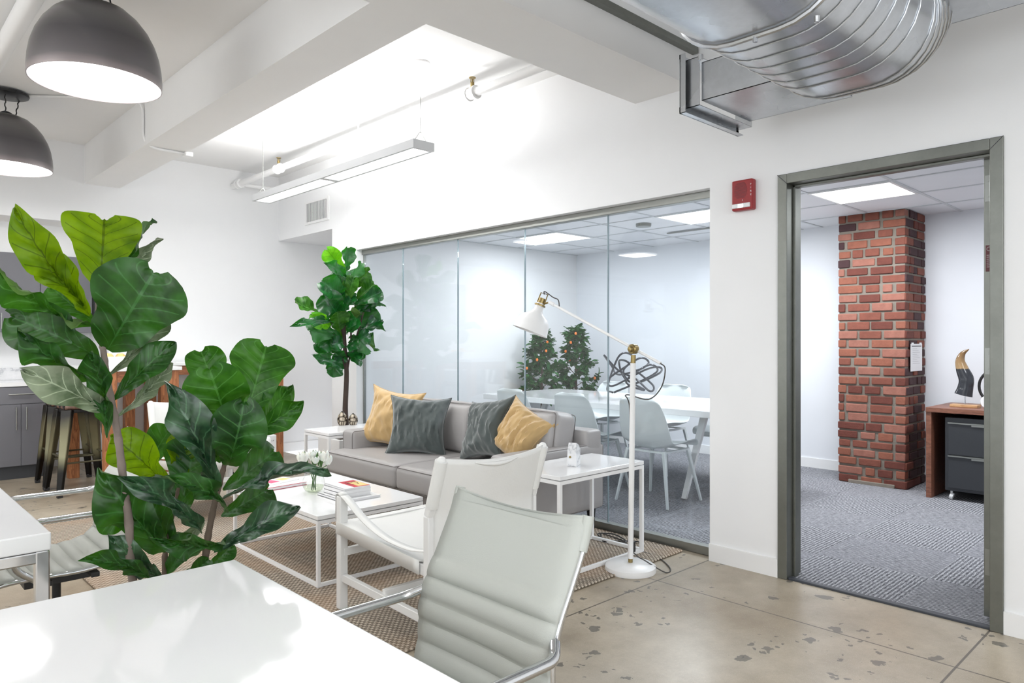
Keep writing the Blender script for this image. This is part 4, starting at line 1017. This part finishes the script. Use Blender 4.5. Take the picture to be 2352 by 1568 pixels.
MB().lathe([(0, -.004), (.004, -.003), (.005, 0)], 10, (-.016, .02, .056), Matrix.Rotation(PI/2, 3, 'Y')).build('knob', M['chrome'], t)
# ================================================================ kitchen
def cab(label, x0, x1, group='charcoal base cabinets'):
    t = thing('base_cabinet', label, 'cabinet', ((x0+x1)/2, 8.23, 0), group=group); hw_ = (x1-x0)/2
    MB().box((-hw_, -.26, .12), (hw_, .29, .86)).build('body', M['cabinet'], t, smooth=False)
    MB().box((-hw_, -.24, 0), (hw_, .2, .12)).build('toe_kick', M['toekick'], t, smooth=False)
    d_ = MB().box((-hw_+.002, -.28, .70), (hw_-.002, -.26, .855)).build('drawer', M['cabinet'], t, smooth=False, bevel=.001)
    MB().tube([(-.10, -.31, .79), (.10, -.31, .79)], .006, 8).tube([(-.07, -.31, .79), (-.07, -.28, .79)], .004, 6).tube([(.07, -.31, .79), (.07, -.28, .79)], .004, 6).build('handle', M['alu'], d_)
    for s in (-1, 1):
        x0_, x1_ = (-hw_+.002, -.0015) if s < 0 else (.0015, hw_-.002)
        d_ = MB().box((x0_, -.28, .125), (x1_, -.26, .695)).build('door', M['cabinet'], t, smooth=False, bevel=.001)
        MB().tube([(s*.04, -.31, .46), (s*.04, -.31, .67)], .006, 8).tube([(s*.04, -.31, .49), (s*.04, -.28, .49)], .004, 6).tube([(s*.04, -.31, .64), (s*.04, -.28, .64)], .004, 6).build('handle', M['alu'], d_)
cab('charcoal base cabinet with a drawer over two doors, beside the bar stools', 1.025, 1.49)
cab('charcoal base cabinet cropped by the left edge of the photo', .56, 1.023)
tag(MB().box((.5, 7.94, .862), (1.51, 8.52, .90)).build('kitchen_worktop', M['white_gloss'], smooth=False, bevel=.003), 'white kitchen worktop over the charcoal cabinets', 'worktop')
tag(MB().box((.5, 8.50, .901), (1.95, 8.519, 1.02)).build('marble_upstand', M['marble'], smooth=False), 'grey veined marble upstand behind the kitchen worktop', 'backsplash')
def ucab(label, x0, x1):
    t = thing('wall_cabinet', label, 'cabinet', ((x0+x1)/2, 8.36, 1.37), group='charcoal wall cabinets'); hw_ = (x1-x0)/2
    MB().box((-hw_, -.14, 0), (hw_, .155, .758)).build('body', M['cabinet'], t, smooth=False)
    d_ = MB().box((-hw_+.0015, -.16, .0), (hw_-.0015, -.14, .758)).build('door', M['cabinet'], t, smooth=False, bevel=.001)
    MB().tube([(-hw_+.04, -.19, .03), (-hw_+.04, -.19, .18)], .006, 8).build('handle', M['alu'], d_)
ucab('charcoal wall cabinet with upright bar handle behind the fig leaves', 1.10, 1.452); ucab('charcoal wall cabinet at the end of the row above the stools', 1.454, 1.90); ucab('charcoal wall cabinet cropped by the left edge of the photo', .74, 1.098)
# ================================================================ bar tables, stools
def bar_table(label, x0, x1, y0, y1, z, skip=()):
    t = thing('bar_table', label, 'table', ((x0+x1)/2, (y0+y1)/2, 0), group='tall wooden bar tables'); hx, hy = (x1-x0)/2, (y1-y0)/2
    MB().box((-hx-.02, -hy-.02, z-.03), (hx+.02, hy+.02, z)).build('tabletop', M['white_gloss'], t, smooth=False, bevel=.003)
    b = MB()
    for s in (-1, 1): b.box((-hx+.09, s*(hy-.02)-.02, z-.12), (hx-.09, s*(hy-.02)+.02, z-.03)).box((s*(hx-.02)-.02, -hy+.09, z-.12), (s*(hx-.02)+.02, hy-.09, z-.03))
    b.build('apron', M['wood_x'], t, smooth=False)
    for sx in (-1, 1):
        for sy in (-1, 1): MB().box((sx*(hx-.045)-.045, sy*(hy-.045)-.045, 0), (sx*(hx-.045)+.045, sy*(hy-.045)+.045, z-.03)).build('leg', M['wood_z'], t, smooth=False, bevel=.003)
    return t
bar_table('tall reclaimed-wood bar table running out from the back wall, stools at its left', 1.58, 2.15, 6.42, 7.74, 1.065)
bar_table('tall reclaimed-wood bar table set lengthwise against the back wall', 2.26, 3.50, 7.24, 7.76, 1.075)
def stool():
    t = thing('bar_stool', '', 'stool', (0, 0, 0), group='patinated metal bar stools'); z = .73
    for sx in (-1, 1):
        for sy in (-1, 1):
            b = MB(); b.bar((sx*.130, sy*.130, z-.02), (sx*.205, sy*.205, 0.02), .092, .045, (sx, sy, 0), .046, .030); b.build('leg', M['patina_sheen'], t, bevel=.008)
            MB().box((sx*.205-.02, sy*.205-.02, 0), (sx*.205+.02, sy*.205+.02, .03)).build('foot', M['blackp'], t, smooth=False, bevel=.004)
    for zz, k in ((.24, .18), (.30, .172)):
        pass
    b = MB()
    for s in (-1, 1): b.tube([(-.178, s*.178, .27), (.178, s*.178, .27)], .008, 8).tube([(s*.172, -.172, .32), (s*.172, .172, .32)], .008, 8)
    b.build('footrest', M['patina_sheen'], t)
    b = MB(); puffbox(b, (0, 0, z), (.31, .31, .04), .018, .002, 6); weld(b.build('seat', M['seatwood'], t))
    MB().box((-.145, -.145, z-.05), (.145, .145, z-.02)).build('seat_frame', M['black'], t, bevel=.006)
    b = MB(); zb = z+.20
    b.bar((-.15, -.12, z-.01), (-.185, -.14, zb), .04, .014, (1, 0, 0)).bar((-.15, .12, z-.01), (-.185, .14, zb), .04, .014, (1, 0, 0)).bar((-.15, 0, z-.01), (-.20, 0, zb), .04, .010, (1, 0, 0))
    b.tube(fillet([(-.10, -.165, zb-.01), (-.185, -.15, zb+.01), (-.205, 0, zb+.012), (-.185, .15, zb+.01), (-.10, .165, zb-.01)], .06), .012, 8)
    b.build('backrest', M['black'], t); return t
s0 = stool(); s0.location = (1.53, 6.98, 0); s0.rotation_euler = (0, 0, .04); s0['label'] = 'gunmetal bar stool with low back, the nearer of the two at the left'
dup(s0, (1.53, 7.42, 0), -.03, 'gunmetal bar stool with low back, the farther of the two by the kitchen cabinet')
s3 = dup(s0, (2.55, 7.0, 0), PI/2, 'black-backed bar stool drawn up to the lengthwise bar table')
# fruit bowl on bar table
t = thing('fruit_tray', 'white rectangular bowl on the tall bar table', 'bowl', (1.86, 6.9, 1.065))
MB().box((-.20, -.14, 0), (.20, .14, .01)).box((-.20, -.14, 0.01), (.20, -.13, .085)).box((-.20, .13, .01), (.20, .14, .085)).box((-.20, -.13, .01), (-.19, .13, .085)).box((.19, -.13, .01), (.20, .13, .085)).build('bowl', M['white_gloss'], t, smooth=False, bevel=.002)
fl = ['yellow fruit at the left end of the white bowl', 'yellow fruit second from left in the white bowl', 'yellow fruit heaped highest in the white bowl', 'yellow fruit at the right end of the white bowl']
for i, (dx, dy, dz) in enumerate([(-.14, 0, .065), (-.03, .03, .062), (.06, -.03, .085), (.14, .03, .062)]):
    tag(MB().lathe([(0, -.05), (.03, -.043), (.05, -.01), (.045, .02), (.025, .045), (0, .052)], 16, (1.86+dx, 6.9+dy, 1.065+dz), Matrix.Rotation(1.1+i, 3, 'Y')).build('yellow_fruit', M['yellow']), fl[i], 'fruit', 'fruit in the white bowl')
# power tower
t = thing('power_tower', 'slim white power outlet tower standing on the floor by the bar table', 'power outlet', (2.97, 6.45, 0))
MB().box((-.055, -.05, 0), (.055, .05, .40)).build('body', M['white_plastic'], t, smooth=False, bevel=.008)
b = MB()
for z_ in (.34, .27):
    for dx in (-.018, .004): b.box((-.056, dx, z_), (-.0552, dx+.004, z_+.014))
    b.box((-.056, -.009, z_-.02), (-.0552, -.003, z_-.012))
for z_ in (.34,):
    b.box((.006, -.0512, z_), (.010, -.0502, z_+.014)).box((.022, -.0512, z_), (.026, -.0502, z_+.014))
b.build('socket_slots', M['ink'], t, smooth=False)
MB().lathe([(0, 0), (.022, 0), (.022, .012), (0, .014)], 16, (.01, -.05, .04), Matrix.Rotation(PI/2, 3, 'X')).build('switch', M['orange'], t)
# ================================================================ things on tables
TZ = .381
p = at(720, 1131, Z=.38)
t = thing('glass_vase', 'round clear glass vase with a little water on the coffee table', 'vase', (2.07, 3.89, TZ)); vr = .064
pv = [(.001, 0), (.028, 0), (.05, .012), (.064, .04), (.066, .06), (.060, .085), (.045, .108), (.036, .118)]
b = MB(); b.open = True; b.lathe(pv, 36); b.build('glass_body', M['vase'], t)
MB().lathe([(.001, .004), (.03, .005), (.048, .014), (.058, .03), (.059, .038), (0, .038)], 32).build('water', M['water'], t)
tl = ['white tulip leaning out furthest to the left of the vase', 'white tulip standing highest at the back of the vase', 'small white tulip bud low in front centre of the vase', 'full white tulip at the right of the vase', 'white tulip drooping lowest at the right rim of the vase']
random.seed(2)
for i, (x, y, r_) in enumerate([(695, 1051, .034), (719, 1046, .030), (725, 1056, .022), (743, 1047, .034), (752, 1056, .030)]):
    q = at(x, y, Y=3.89+(.02 if i == 1 else -.02)+.008*i); t = thing('tulip', tl[i], 'flower', q, group='white tulips in the round vase')
    b = MB()
    for k in range(7):
        a = k*2*PI/6+.4*(k > 5); rr = r_*(1 if k < 6 else .6)
        R_ = Matrix.Rotation(a, 3, 'Z'); G_ = []
        for v in range(8):
            vv = v/7; rad = rr*math.sin(PI*(.12+.62*vv)); zz = rr*(-1+2.0*vv); row = []
            for u in range(7):
                uu = -1+u/3; wd = .75*math.sin(PI*(.15+.75*vv)); row.append(R_ @ Vector((rad*math.cos(uu*wd), rad*math.sin(uu*wd), zz-(.12*rr*uu*uu if v > 5 else 0)+.05*rr*math.sin(5*uu+k))))
            G_.append(row)
        b.grid(G_)
    b.build('bloom', M['petal'], t, solid=.0015)
    base = Vector((2.07+.012*math.cos(i*1.3), 3.89+.012*math.sin(i*1.3), TZ+.012))-q; nk = Vector((2.07, 3.89, TZ+.115))-q+Vector((.02*(x-722)/30*CS, -.02*(x-722)/30*SN, 0))
    MB().tube(spline([(0, 0, -r_), nk, base], 8), .0028, 6).build('stem', M['stalk'], t)
    b = MB(); d_ = (nk*.6); sd = Vector((CS, -SN, 0))*.010
    b.grid([[d_+Vector((0, 0, .10*v))+sd*(-w_)+sd*2*v*((i % 3)-1), d_+Vector((0, 0, .10*v))+sd*w_+sd*2*v*((i % 3)-1)] for v, w_ in ((0, .3), (.3, 1), (.6, .9), (1, .02))]); b.build('leaf', M['stalk'], t, solid=.0008)
def book(label, c, sx, sy, h_, rz, cover='paper', pages='paper', group=None, extra=None, name='book'):
    t = thing(name, label, 'book', c, rz, group)
    MB().box((-sx/2+.002, -sy/2+.003, .002), (sx/2-.003, sy/2-.003, h_-.002)).build('pages', M[pages], t, smooth=False)
    MB().box((-sx/2, -sy/2, 0), (sx/2, sy/2, .002)).box((-sx/2, -sy/2, h_-.002), (sx/2, sy/2, h_)).box((-sx/2, -sy/2, 0), (-sx/2+.002, sy/2, h_)).build('cover', M[cover], t, smooth=False)
    return t
st = 'books stacked on the coffee table'
book('thin white hardback lying widest at the bottom of the book stack', (2.17, 3.655, TZ), .24, .30, .014, 0, 'white_plastic', group=st)
z_ = TZ+.0145; ls = ['thick white paperback second from the bottom of the stack', 'white paperback third from the bottom of the stack']
for i, h_ in enumerate((.022, .020)):
    book(ls[i], (2.165, 3.665, z_), .17, .24, h_, .02*i, 'paper', group=st); z_ += h_+.0004
tb = book('white book with a red and cream picture cover on top of the stack', (2.165, 3.665, z_), .17, .24, .012, -.02, 'paper', group=st)
MB().box((-.02, -.115, .0121), (.083, .075, .0125)).build('cover_picture', M['red2'], tb, smooth=False)
MB().box((.015, -.10, .0126), (.08, .03, .0128)).build('cover_art', M['yellow'], tb, smooth=False)
b = MB(); b.tube([(.03*math.cos(a)+.03, .035*math.sin(a)-.01, .0131) for a in [k*.52 for k in range(12)]], .0012, 5, closed=True).tube(spline([(.0, .03, .013), (.02, .0, .013), (.06, .03, .013), (.05, -.05, .013)], 5), .001, 5); b.build('cover_drawing', M['ink'], tb)
rb = book('red and white hardback lying at the far left of the coffee table', (1.99, 4.22, TZ), .30, .22, .018, .08, 'red2', group=None)
MB().box((-.146, -.106, .0182), (.148, .108, .0188)).build('jacket', M['paper'], rb, smooth=False)
mg = thing('magazine', 'bright magazine with pink and yellow print lying on the red hardback', 'magazine', (2.03, 4.26, TZ+.0192), .3)
MB().box((-.10, -.07, 0), (.10, .07, .004)).build('pages', M['paper'], mg, smooth=False)
MB().box((-.09, -.03, .0041), (-.02, .05, .0044)).build('pink_print', M['pink'], mg, smooth=False); MB().box((.01, -.02, .0041), (.08, .05, .0044)).build('yellow_print', M['yellow'], mg, smooth=False)
# marble block
q = at(1318, 1064, Z=.571)
t = thing('marble_block', 'small upright marble block with a brass pin on the near side table', 'ornament', (q.x, q.y, .5605))
MB().loft([[Vector(v) for v in ((-.05, -.028, 0), (.05, -.028, 0), (.05, .028, 0), (-.05, .028, 0))], [Vector(v) for v in ((-.055, -.026, .09), (.05, -.028, .09), (.05, .028, .09), (-.055, .026, .09))], [Vector(v) for v in ((-.03, -.024, .135), (.03, -.02, .12), (.03, .02, .12), (-.03, .024, .135))]]).build('block', M['marble'], t, smooth=False, bevel=.002)
MB().lathe([(0, -.004), (.006, -.003), (.007, 0)], 12, (-.054, .01, .055), Matrix.Rotation(PI/2, 3, 'Y')).build('pin', M['brass'], t)
t.rotation_euler = (0, 0, .5)
# crackled vases
for (x, y, h_, lb_) in ((786, 976, .115, 'taller crackled stone vase left of the fig tree trunk'), (811, 975, .095, 'shorter crackled stone vase right of the fig tree trunk')):
    q = at(x, y, Z=.561); t = thing('crackled_vase', lb_, 'vase', (q.x, q.y, .5605), group='crackled vases on the far side table'); k_ = h_/.115
    MB().lathe([(0, 0), (.028, 0), (.040, .03), (.042, .055), (.034, .085), (.018, .108), (.010, .115), (0, .112)], 9).build('body', M['crackle'], t, angle=25)
    for c_ in t.children: c_.scale = (1, 1, k_)
    MB().lathe([(0, .114*k_), (.008, .114*k_), (.009, .12*k_), (0, .121*k_)], 10).build('rim', M['blackp'], t)
# ================================================================ leaves
CAM = Vector((0, 0, H))
WP = [(0, .05), (.06, .16), (.16, .34), (.28, .46), (.4, .53), (.52, .66), (.64, .86), (.74, .98), (.78, 1.0)]
def wprof(t):
    if t > .78: return max(.02, (1-((t-.78)/.22)**2.3))**.5
    for (a, p), (b_, q) in zip(WP, WP[1:]):
        if t <= b_: return p+(q-p)*(t-a)/(b_-a)
    return 1
def leaf_mesh(mb, B, T, W, roll=0, bend=.12, cup=.18, wave=.05, seed=0, flip=False, petiole=.03, nv=26, nu=13, view=CAM):
    B, T = Vector(B), Vector(T); ax = T-B; Ln = ax.length; a = ax.normalized()
    n0 = (view-(B+T)/2); n0 = (n0-a*n0.dot(a)).normalized()
    if flip: n0 = -n0
    n_ = Matrix.Rotation(roll, 3, a) @ n0; s_ = n_.cross(a).normalized()
    P = []
    for i in range(nv):
        t_ = i/(nv-1); t_ = 1-(1-t_)**1.35
        c = B+a*(Ln*t_)+n_*(Ln*bend*(4*t_*(1-t_))*.5)-n_*(Ln*.05*t_**4)
        w_ = W/2*wprof(t_)**(.72 if W/Ln > .7 else 1)*(1-.75*(max(0, t_-.7)/.3)**1.5 if W/Ln < .45 else 1); row = []
        for j in range(nu):
            u = -1+2*j/(nu-1)
            off = cup*w_*abs(u)**1.3+wave*Ln*(abs(u)**2)*(math.sin(11*t_+seed*2+(1.7 if u > 0 else 0))+.5*math.sin(23*t_+seed*5+(.7 if u > 0 else 0)))*min(1, t_*4)-.006*Ln/.2*math.cos(2*PI*(6.5*t_-1.5*abs(u)**.8))*(1-abs(u))*min(1, t_*5)
            edge = 1+.05*math.sin(13*t_+seed+(2 if u > 0 else 0))*abs(u)
            row.append(c+s_*(w_*u*edge)+n_*off+a*(.06*Ln*abs(u)**2*max(0, t_-.7)/.3*(W/Ln > .6)))
        P.append(row)
    mb.grid(P, True)
# -------- foreground fiddle leaf fig
t = thing('fiddle_leaf_fig', 'large fiddle leaf fig with three stems standing between the two white desks', 'plant', (.70, 2.17, 0)); O0 = Vector((.70, 2.17, 0))
MB().lathe([(0, 0), (.12, 0), (.15, .05), (.165, .30), (.17, .33), (.155, .33), (.15, .29), (0, .29)], 32).build('pot', M['planter'], t)
MB().lathe([(0, .295), (.15, .29)], 24).build('soil', M['soil'], t)
def stem(pts, r0, r1, mat, Yb, knots=True):
    P = [at(x, y, Y=Y)-O0 for x, y, Y in pts]; P = spline([Vector((P[0].x*.3, P[0].y*.3, .28))]+P, 6); n_ = len(P)
    rs = [r0+(r1-r0)*k/(n_-1)+(.0015*(k % 4 == 0)) for k in range(n_)]
    MB().tube(P, rs, 12).build('stem', M[mat], t); return P
stem([(306, 1340, 2.13), (296, 1200, 2.12), (283, 1100, 2.12), (272, 1010, 2.12), (258, 930, 2.12), (246, 870, 2.12), (238, 810, 2.12), (232, 770, 2.13), (225, 700, 2.14), (232, 650, 2.16)], .0115, .006, 'bark', 2.13)
stem([(378, 1315, 2.2), (383, 1250, 2.2), (392, 1200, 2.2), (400, 1160, 2.21), (410, 1120, 2.22)], .008, .005, 'twig', 2.2)
stem([(468, 1300, 2.14), (478, 1230, 2.14), (492, 1160, 2.14), (505, 1110, 2.14), (516, 1065, 2.15), (530, 1010, 2.16), (540, 960, 2.17)], .011, .005, 'twig', 2.14)
LV = [  # base, tip, visible width px, base Y, tip Y, material, roll, flip, cup, bend
 ((192, 705), (32, 484), 92, 2.14, 2.02, 'backlit', .25, 0, .2, .10),
 ((230, 662), (240, 500), 158, 2.16, 2.24, 'backlit', 0, 0, .15, .06),
 ((247, 803), (352, 628), 196, 2.12, 1.98, 'leaf', 0, 0, .16, .10),
 ((206, 725), (68, 566), 78, 2.15, 2.08, 'backlit', .3, 0, .2, .14),
 ((222, 748), (-14, 624), 40, 2.13, 1.98, 'mid', 1.0, 0, .3, .10),
 ((228, 822), (30, 728), 118, 2.13, 2.08, 'leaf', .15, 0, .12, .16),
 ((226, 878), (40, 762), 62, 2.12, 2.02, 'leaf', .6, 0, .3, .10),
 ((248, 945), (57, 850), 88, 2.12, 2.04, 'pale', .1, 0, .2, .14),
 ((246, 1005), (202, 812), 62, 2.11, 2.00, 'leaf', .6, 0, .3, -.12),
 ((250, 862), (388, 712), 52, 2.13, 2.12, 'pale', .3, 0, .25, .16),
 ((262, 918), (400, 784), 78, 2.12, 2.04, 'leaf', .2, 0, .2, .12),
 ((268, 958), (396, 832), 44, 2.13, 2.16, 'pale', .5, 0, .25, .08),
 ((280, 650), (346, 498), 26, 2.18, 2.26, 'leaf', 1.1, 0, .2, .05),
 ((262, 690), (374, 548), 34, 2.17, 2.24, 'pale', .9, 0, .2, -.1),
 ((218, 742), (118, 660), 70, 2.18, 2.22, 'mid', .1, 0, .2, .1),
 ((384, 1118), (258, 1000), 96, 2.23, 2.20, 'backlit', .2, 0, .2, .14),
 ((388, 1268), (228, 1082), 118, 2.2, 2.12, 'leaf', .2, 0, .2, .14),
 ((394, 1262), (318, 1098), 104, 2.21, 2.2, 'leaf', .1, 0, .2, .12),
 ((345, 1172), (226, 1188), 78, 2.24, 2.26, 'mid', .3, 0, .1, .1),
 ((464, 1226), (288, 1094), 56, 2.13, 2.0, 'blue', .5, 0, .3, .12),
 ((374, 1328), (250, 1232), 64, 2.18, 2.12, 'blue', .3, 0, .2, .14),
 ((350, 1335), (196, 1279), 44, 2.12, 2.04, 'leaf', .6, 0, .25, .12),
 ((566, 955), (612, 793), 150, 2.2, 2.24, 'mid', 0, 0, .1, .06),
 ((505, 925), (462, 806), 92, 2.22, 2.26, 'mid', .1, 0, .15, .06),
 ((532, 1000), (482, 850), 142, 2.16, 2.08, 'leafy', 0, 0, .22, .08),
 ((545, 1012), (698, 922), 72, 2.15, 2.06, 'leafy', .3, 0, .25, .10),
 ((566, 1036), (672, 880), 72, 2.19, 2.2, 'mid', .3, 0, .2, .12),
 ((500, 1128), (388, 882), 92, 2.13, 2.02, 'blue', .3, 0, .3, .08),
 ((506, 1062), (425, 905), 70, 2.16, 2.06, 'leaf', .3, 0, .3, .05),
 ((524, 1068), (560, 930), 130, 2.12, 1.98, 'leaf2', .1, 0, .25, .2),
 ((412, 1190), (450, 1010), 116, 2.24, 2.26, 'leaf', .1, 0, .2, .08),
 ((405, 1130), (420, 992), 70, 2.26, 2.28, 'backlit', .2, 0, .2, .08),
 ((330, 1080), (390, 985), 78, 2.34, 2.4, 'mid', .1, 0, .2, .08),
 ((512, 1125), (632, 1036), 92, 2.16, 2.16, 'leaf2', .1, 0, .2, .12),
 ((506, 1150), (750, 1072), 42, 2.13, 1.92, 'blue', .8, 0, .35, .12),
 ((508, 1185), (618, 1122), 88, 2.17, 2.2, 'leaf2', .1, 0, .2, .12),
 ((492, 1268), (686, 1160), 76, 2.13, 2.02, 'blue', .25, 0, .3, .12),
 ((524, 1178), (384, 1092), 46, 2.12, 1.98, 'leaf2', .6, 0, .35, .14),
 ((520, 1240), (355, 1242), 48, 2.11, 1.96, 'leaf2', .5, 0, .3, .14),
 ((474, 1305), (534, 1252), 44, 2.15, 2.14, 'leaf', .3, 0, .3, .1),
 ((385, 1318), (440, 1232), 62, 2.19, 2.16, 'leaf', .2, 0, .3, .1),
 ((420, 1326), (480, 1286), 44, 2.16, 2.12, 'leaf', .4, 0, .3, .1),
 ((470, 1200), (408, 1246), 50, 2.2, 2.26, 'pale', .2, 0, .3, .1),
]
mm = {'backlit': 0, 'leaf': 1, 'leaf2': 1, 'leafy': 4, 'mid': 2, 'pale': 3, 'blue': 5}
fo = MB(); pe = MB()
for i, (B, T, wpx, yb, yt, mk, roll, fl_, cup, bend) in enumerate(LV):
    b_, t_ = at(*B, Y=yb)-O0, at(*T, Y=yt)-O0; dep = ((b_+t_)/2+O0); sc_ = ((dep-CAM).length)/F/1.13
    W = wpx*sc_/max(.35, math.cos(roll)); sg = 1 if i % 2 else -1
    fo.cm = mm[mk]; leaf_mesh(fo, b_, t_, W, roll*sg, bend*1.5, cup*1.7, .058, i*1.3, bool(fl_), view=CAM-O0)
fo.build('foliage', [M['leaf_backlit'], M['leaf'], M['leaf_mid'], M['leaf_pale'], M['leaf_mid'], M['leaf_blue']], t, angle=80)
# -------- far fig tree
t = thing('fig_tree', 'tall faux fig tree with dark trunk behind the far side table', 'tree', (3.40, 5.76, .012)); O1 = Vector((3.40, 5.76, 0))
MB().box((-.19, -.19, 0), (.19, .19, .40)).build('planter', M['planter'], t, smooth=False, bevel=.006)
MB().box((-.17, -.17, .40), (.17, .17, .405)).build('soil', M['soil'], t, smooth=False)
tp = [(795, 985), (793, 940), (796, 860), (792, 800), (790, 740), (793, 680), (790, 620)]
P = [at(x, y, Y=5.76)-O1 for x, y in tp]; P = spline([Vector((P[0].x, P[0].y, .39))]+P, 5); n_ = len(P)
tr = MB(); tr.tube(P, [.030-.021*k/(n_-1) for k in range(n_)], 12)
for (a, b_) in (((797, 860), (806, 740)), ((792, 850), (765, 770)), ((795, 830), (835, 720)), ((790, 780), (760, 700))): tr.tube(spline([at(*a, Y=5.76)-O1, at((a[0]+b_[0])/2+4, (a[1]+b_[1])/2, Y=5.72)-O1, at(*b_, Y=5.70)-O1], 4), .008, 8)
tr.build('trunk', M['darkbark'], t)
LT = [((793, 628), (752, 578), 44, 1), ((795, 625), (800, 572), 42, 0), ((795, 640), (748, 606), 34, 0), ((800, 655), (832, 608), 34, 0), ((805, 660), (848, 628), 46, 2), ((790, 690), (740, 650), 56, 0), ((800, 690), (812, 640), 40, 2),
      ((745, 725), (680, 695), 46, 2), ((770, 745), (670, 750), 26, 0), ((755, 755), (718, 727), 36, 1), ((770, 775), (708, 765), 48, 0), ((785, 805), (725, 790), 44, 0), ((793, 815), (752, 852), 54, 0), ((795, 815), (833, 830), 40, 0),
      ((805, 790), (862, 800), 50, 2), ((800, 780), (855, 770), 30, 0), ((810, 760), (882, 755), 46, 0), ((815, 745), (868, 718), 56, 0), ((810, 725), (865, 690), 46, 2), ((830, 720), (886, 703), 34, 0), ((815, 700), (878, 672), 40, 0), ((820, 690), (860, 655), 42, 2),
      ((785, 740), (745, 680), 60, 0), ((780, 760), (775, 720), 50, 2), ((800, 745), (828, 722), 36, 2), ((790, 850), (725, 818), 30, 0), ((790, 720), (812, 680), 50, 0), ((765, 700), (740, 655), 30, 0), ((800, 700), (796, 640), 44, 2), ((785, 790), (775, 735), 40, 2), ((795, 670), (776, 625), 40, 0), ((812, 770), (850, 812), 40, 0), ((770, 770), (735, 800), 40, 0), ((820, 740), (845, 700), 50, 0), ((815, 780), (880, 735), 36, 0)]
random.seed(9); fo = MB()
for i, (B, T, wpx, mk) in enumerate(LT):
    dy = random.uniform(-.22, .12); yb = 5.76+dy*.4; yt = 5.76+dy
    b_, t_ = at(*B, Y=yb)-O1, at(*T, Y=yt)-O1; sc_ = .0041*.93; fo.cm = mk
    leaf_mesh(fo, b_, t_, wpx*sc_*1.05, random.uniform(-.85, .85), random.uniform(-.1, .3), .45, .085, i, i % 7 == 3, nv=16, nu=9, view=CAM-O1+Vector((random.uniform(-2, 2), 0, random.uniform(0, 4))))
for i in range(16):
    a = random.uniform(0, 2*PI); z = random.uniform(1.15, 1.95); rr = .30*(1-abs(z-1.5)/.75)
    b_ = Vector((P[-1].x, P[-1].y, z-.08))+Vector((math.cos(a), math.sin(a)*.9, 0))*.04; e = b_+Vector((math.cos(a)*rr, math.sin(a)*rr*.8+.05, random.uniform(-.06, .12)))
    fo.cm = 0; leaf_mesh(fo, b_, e, .15, random.uniform(-.9, .9), .2, .4, .07, i, False, nv=14, nu=9, view=CAM-O1)
fo.build('foliage', [M['leaf_tree'], M['leaf_lime'], M['leaf_mid']], t, angle=80)
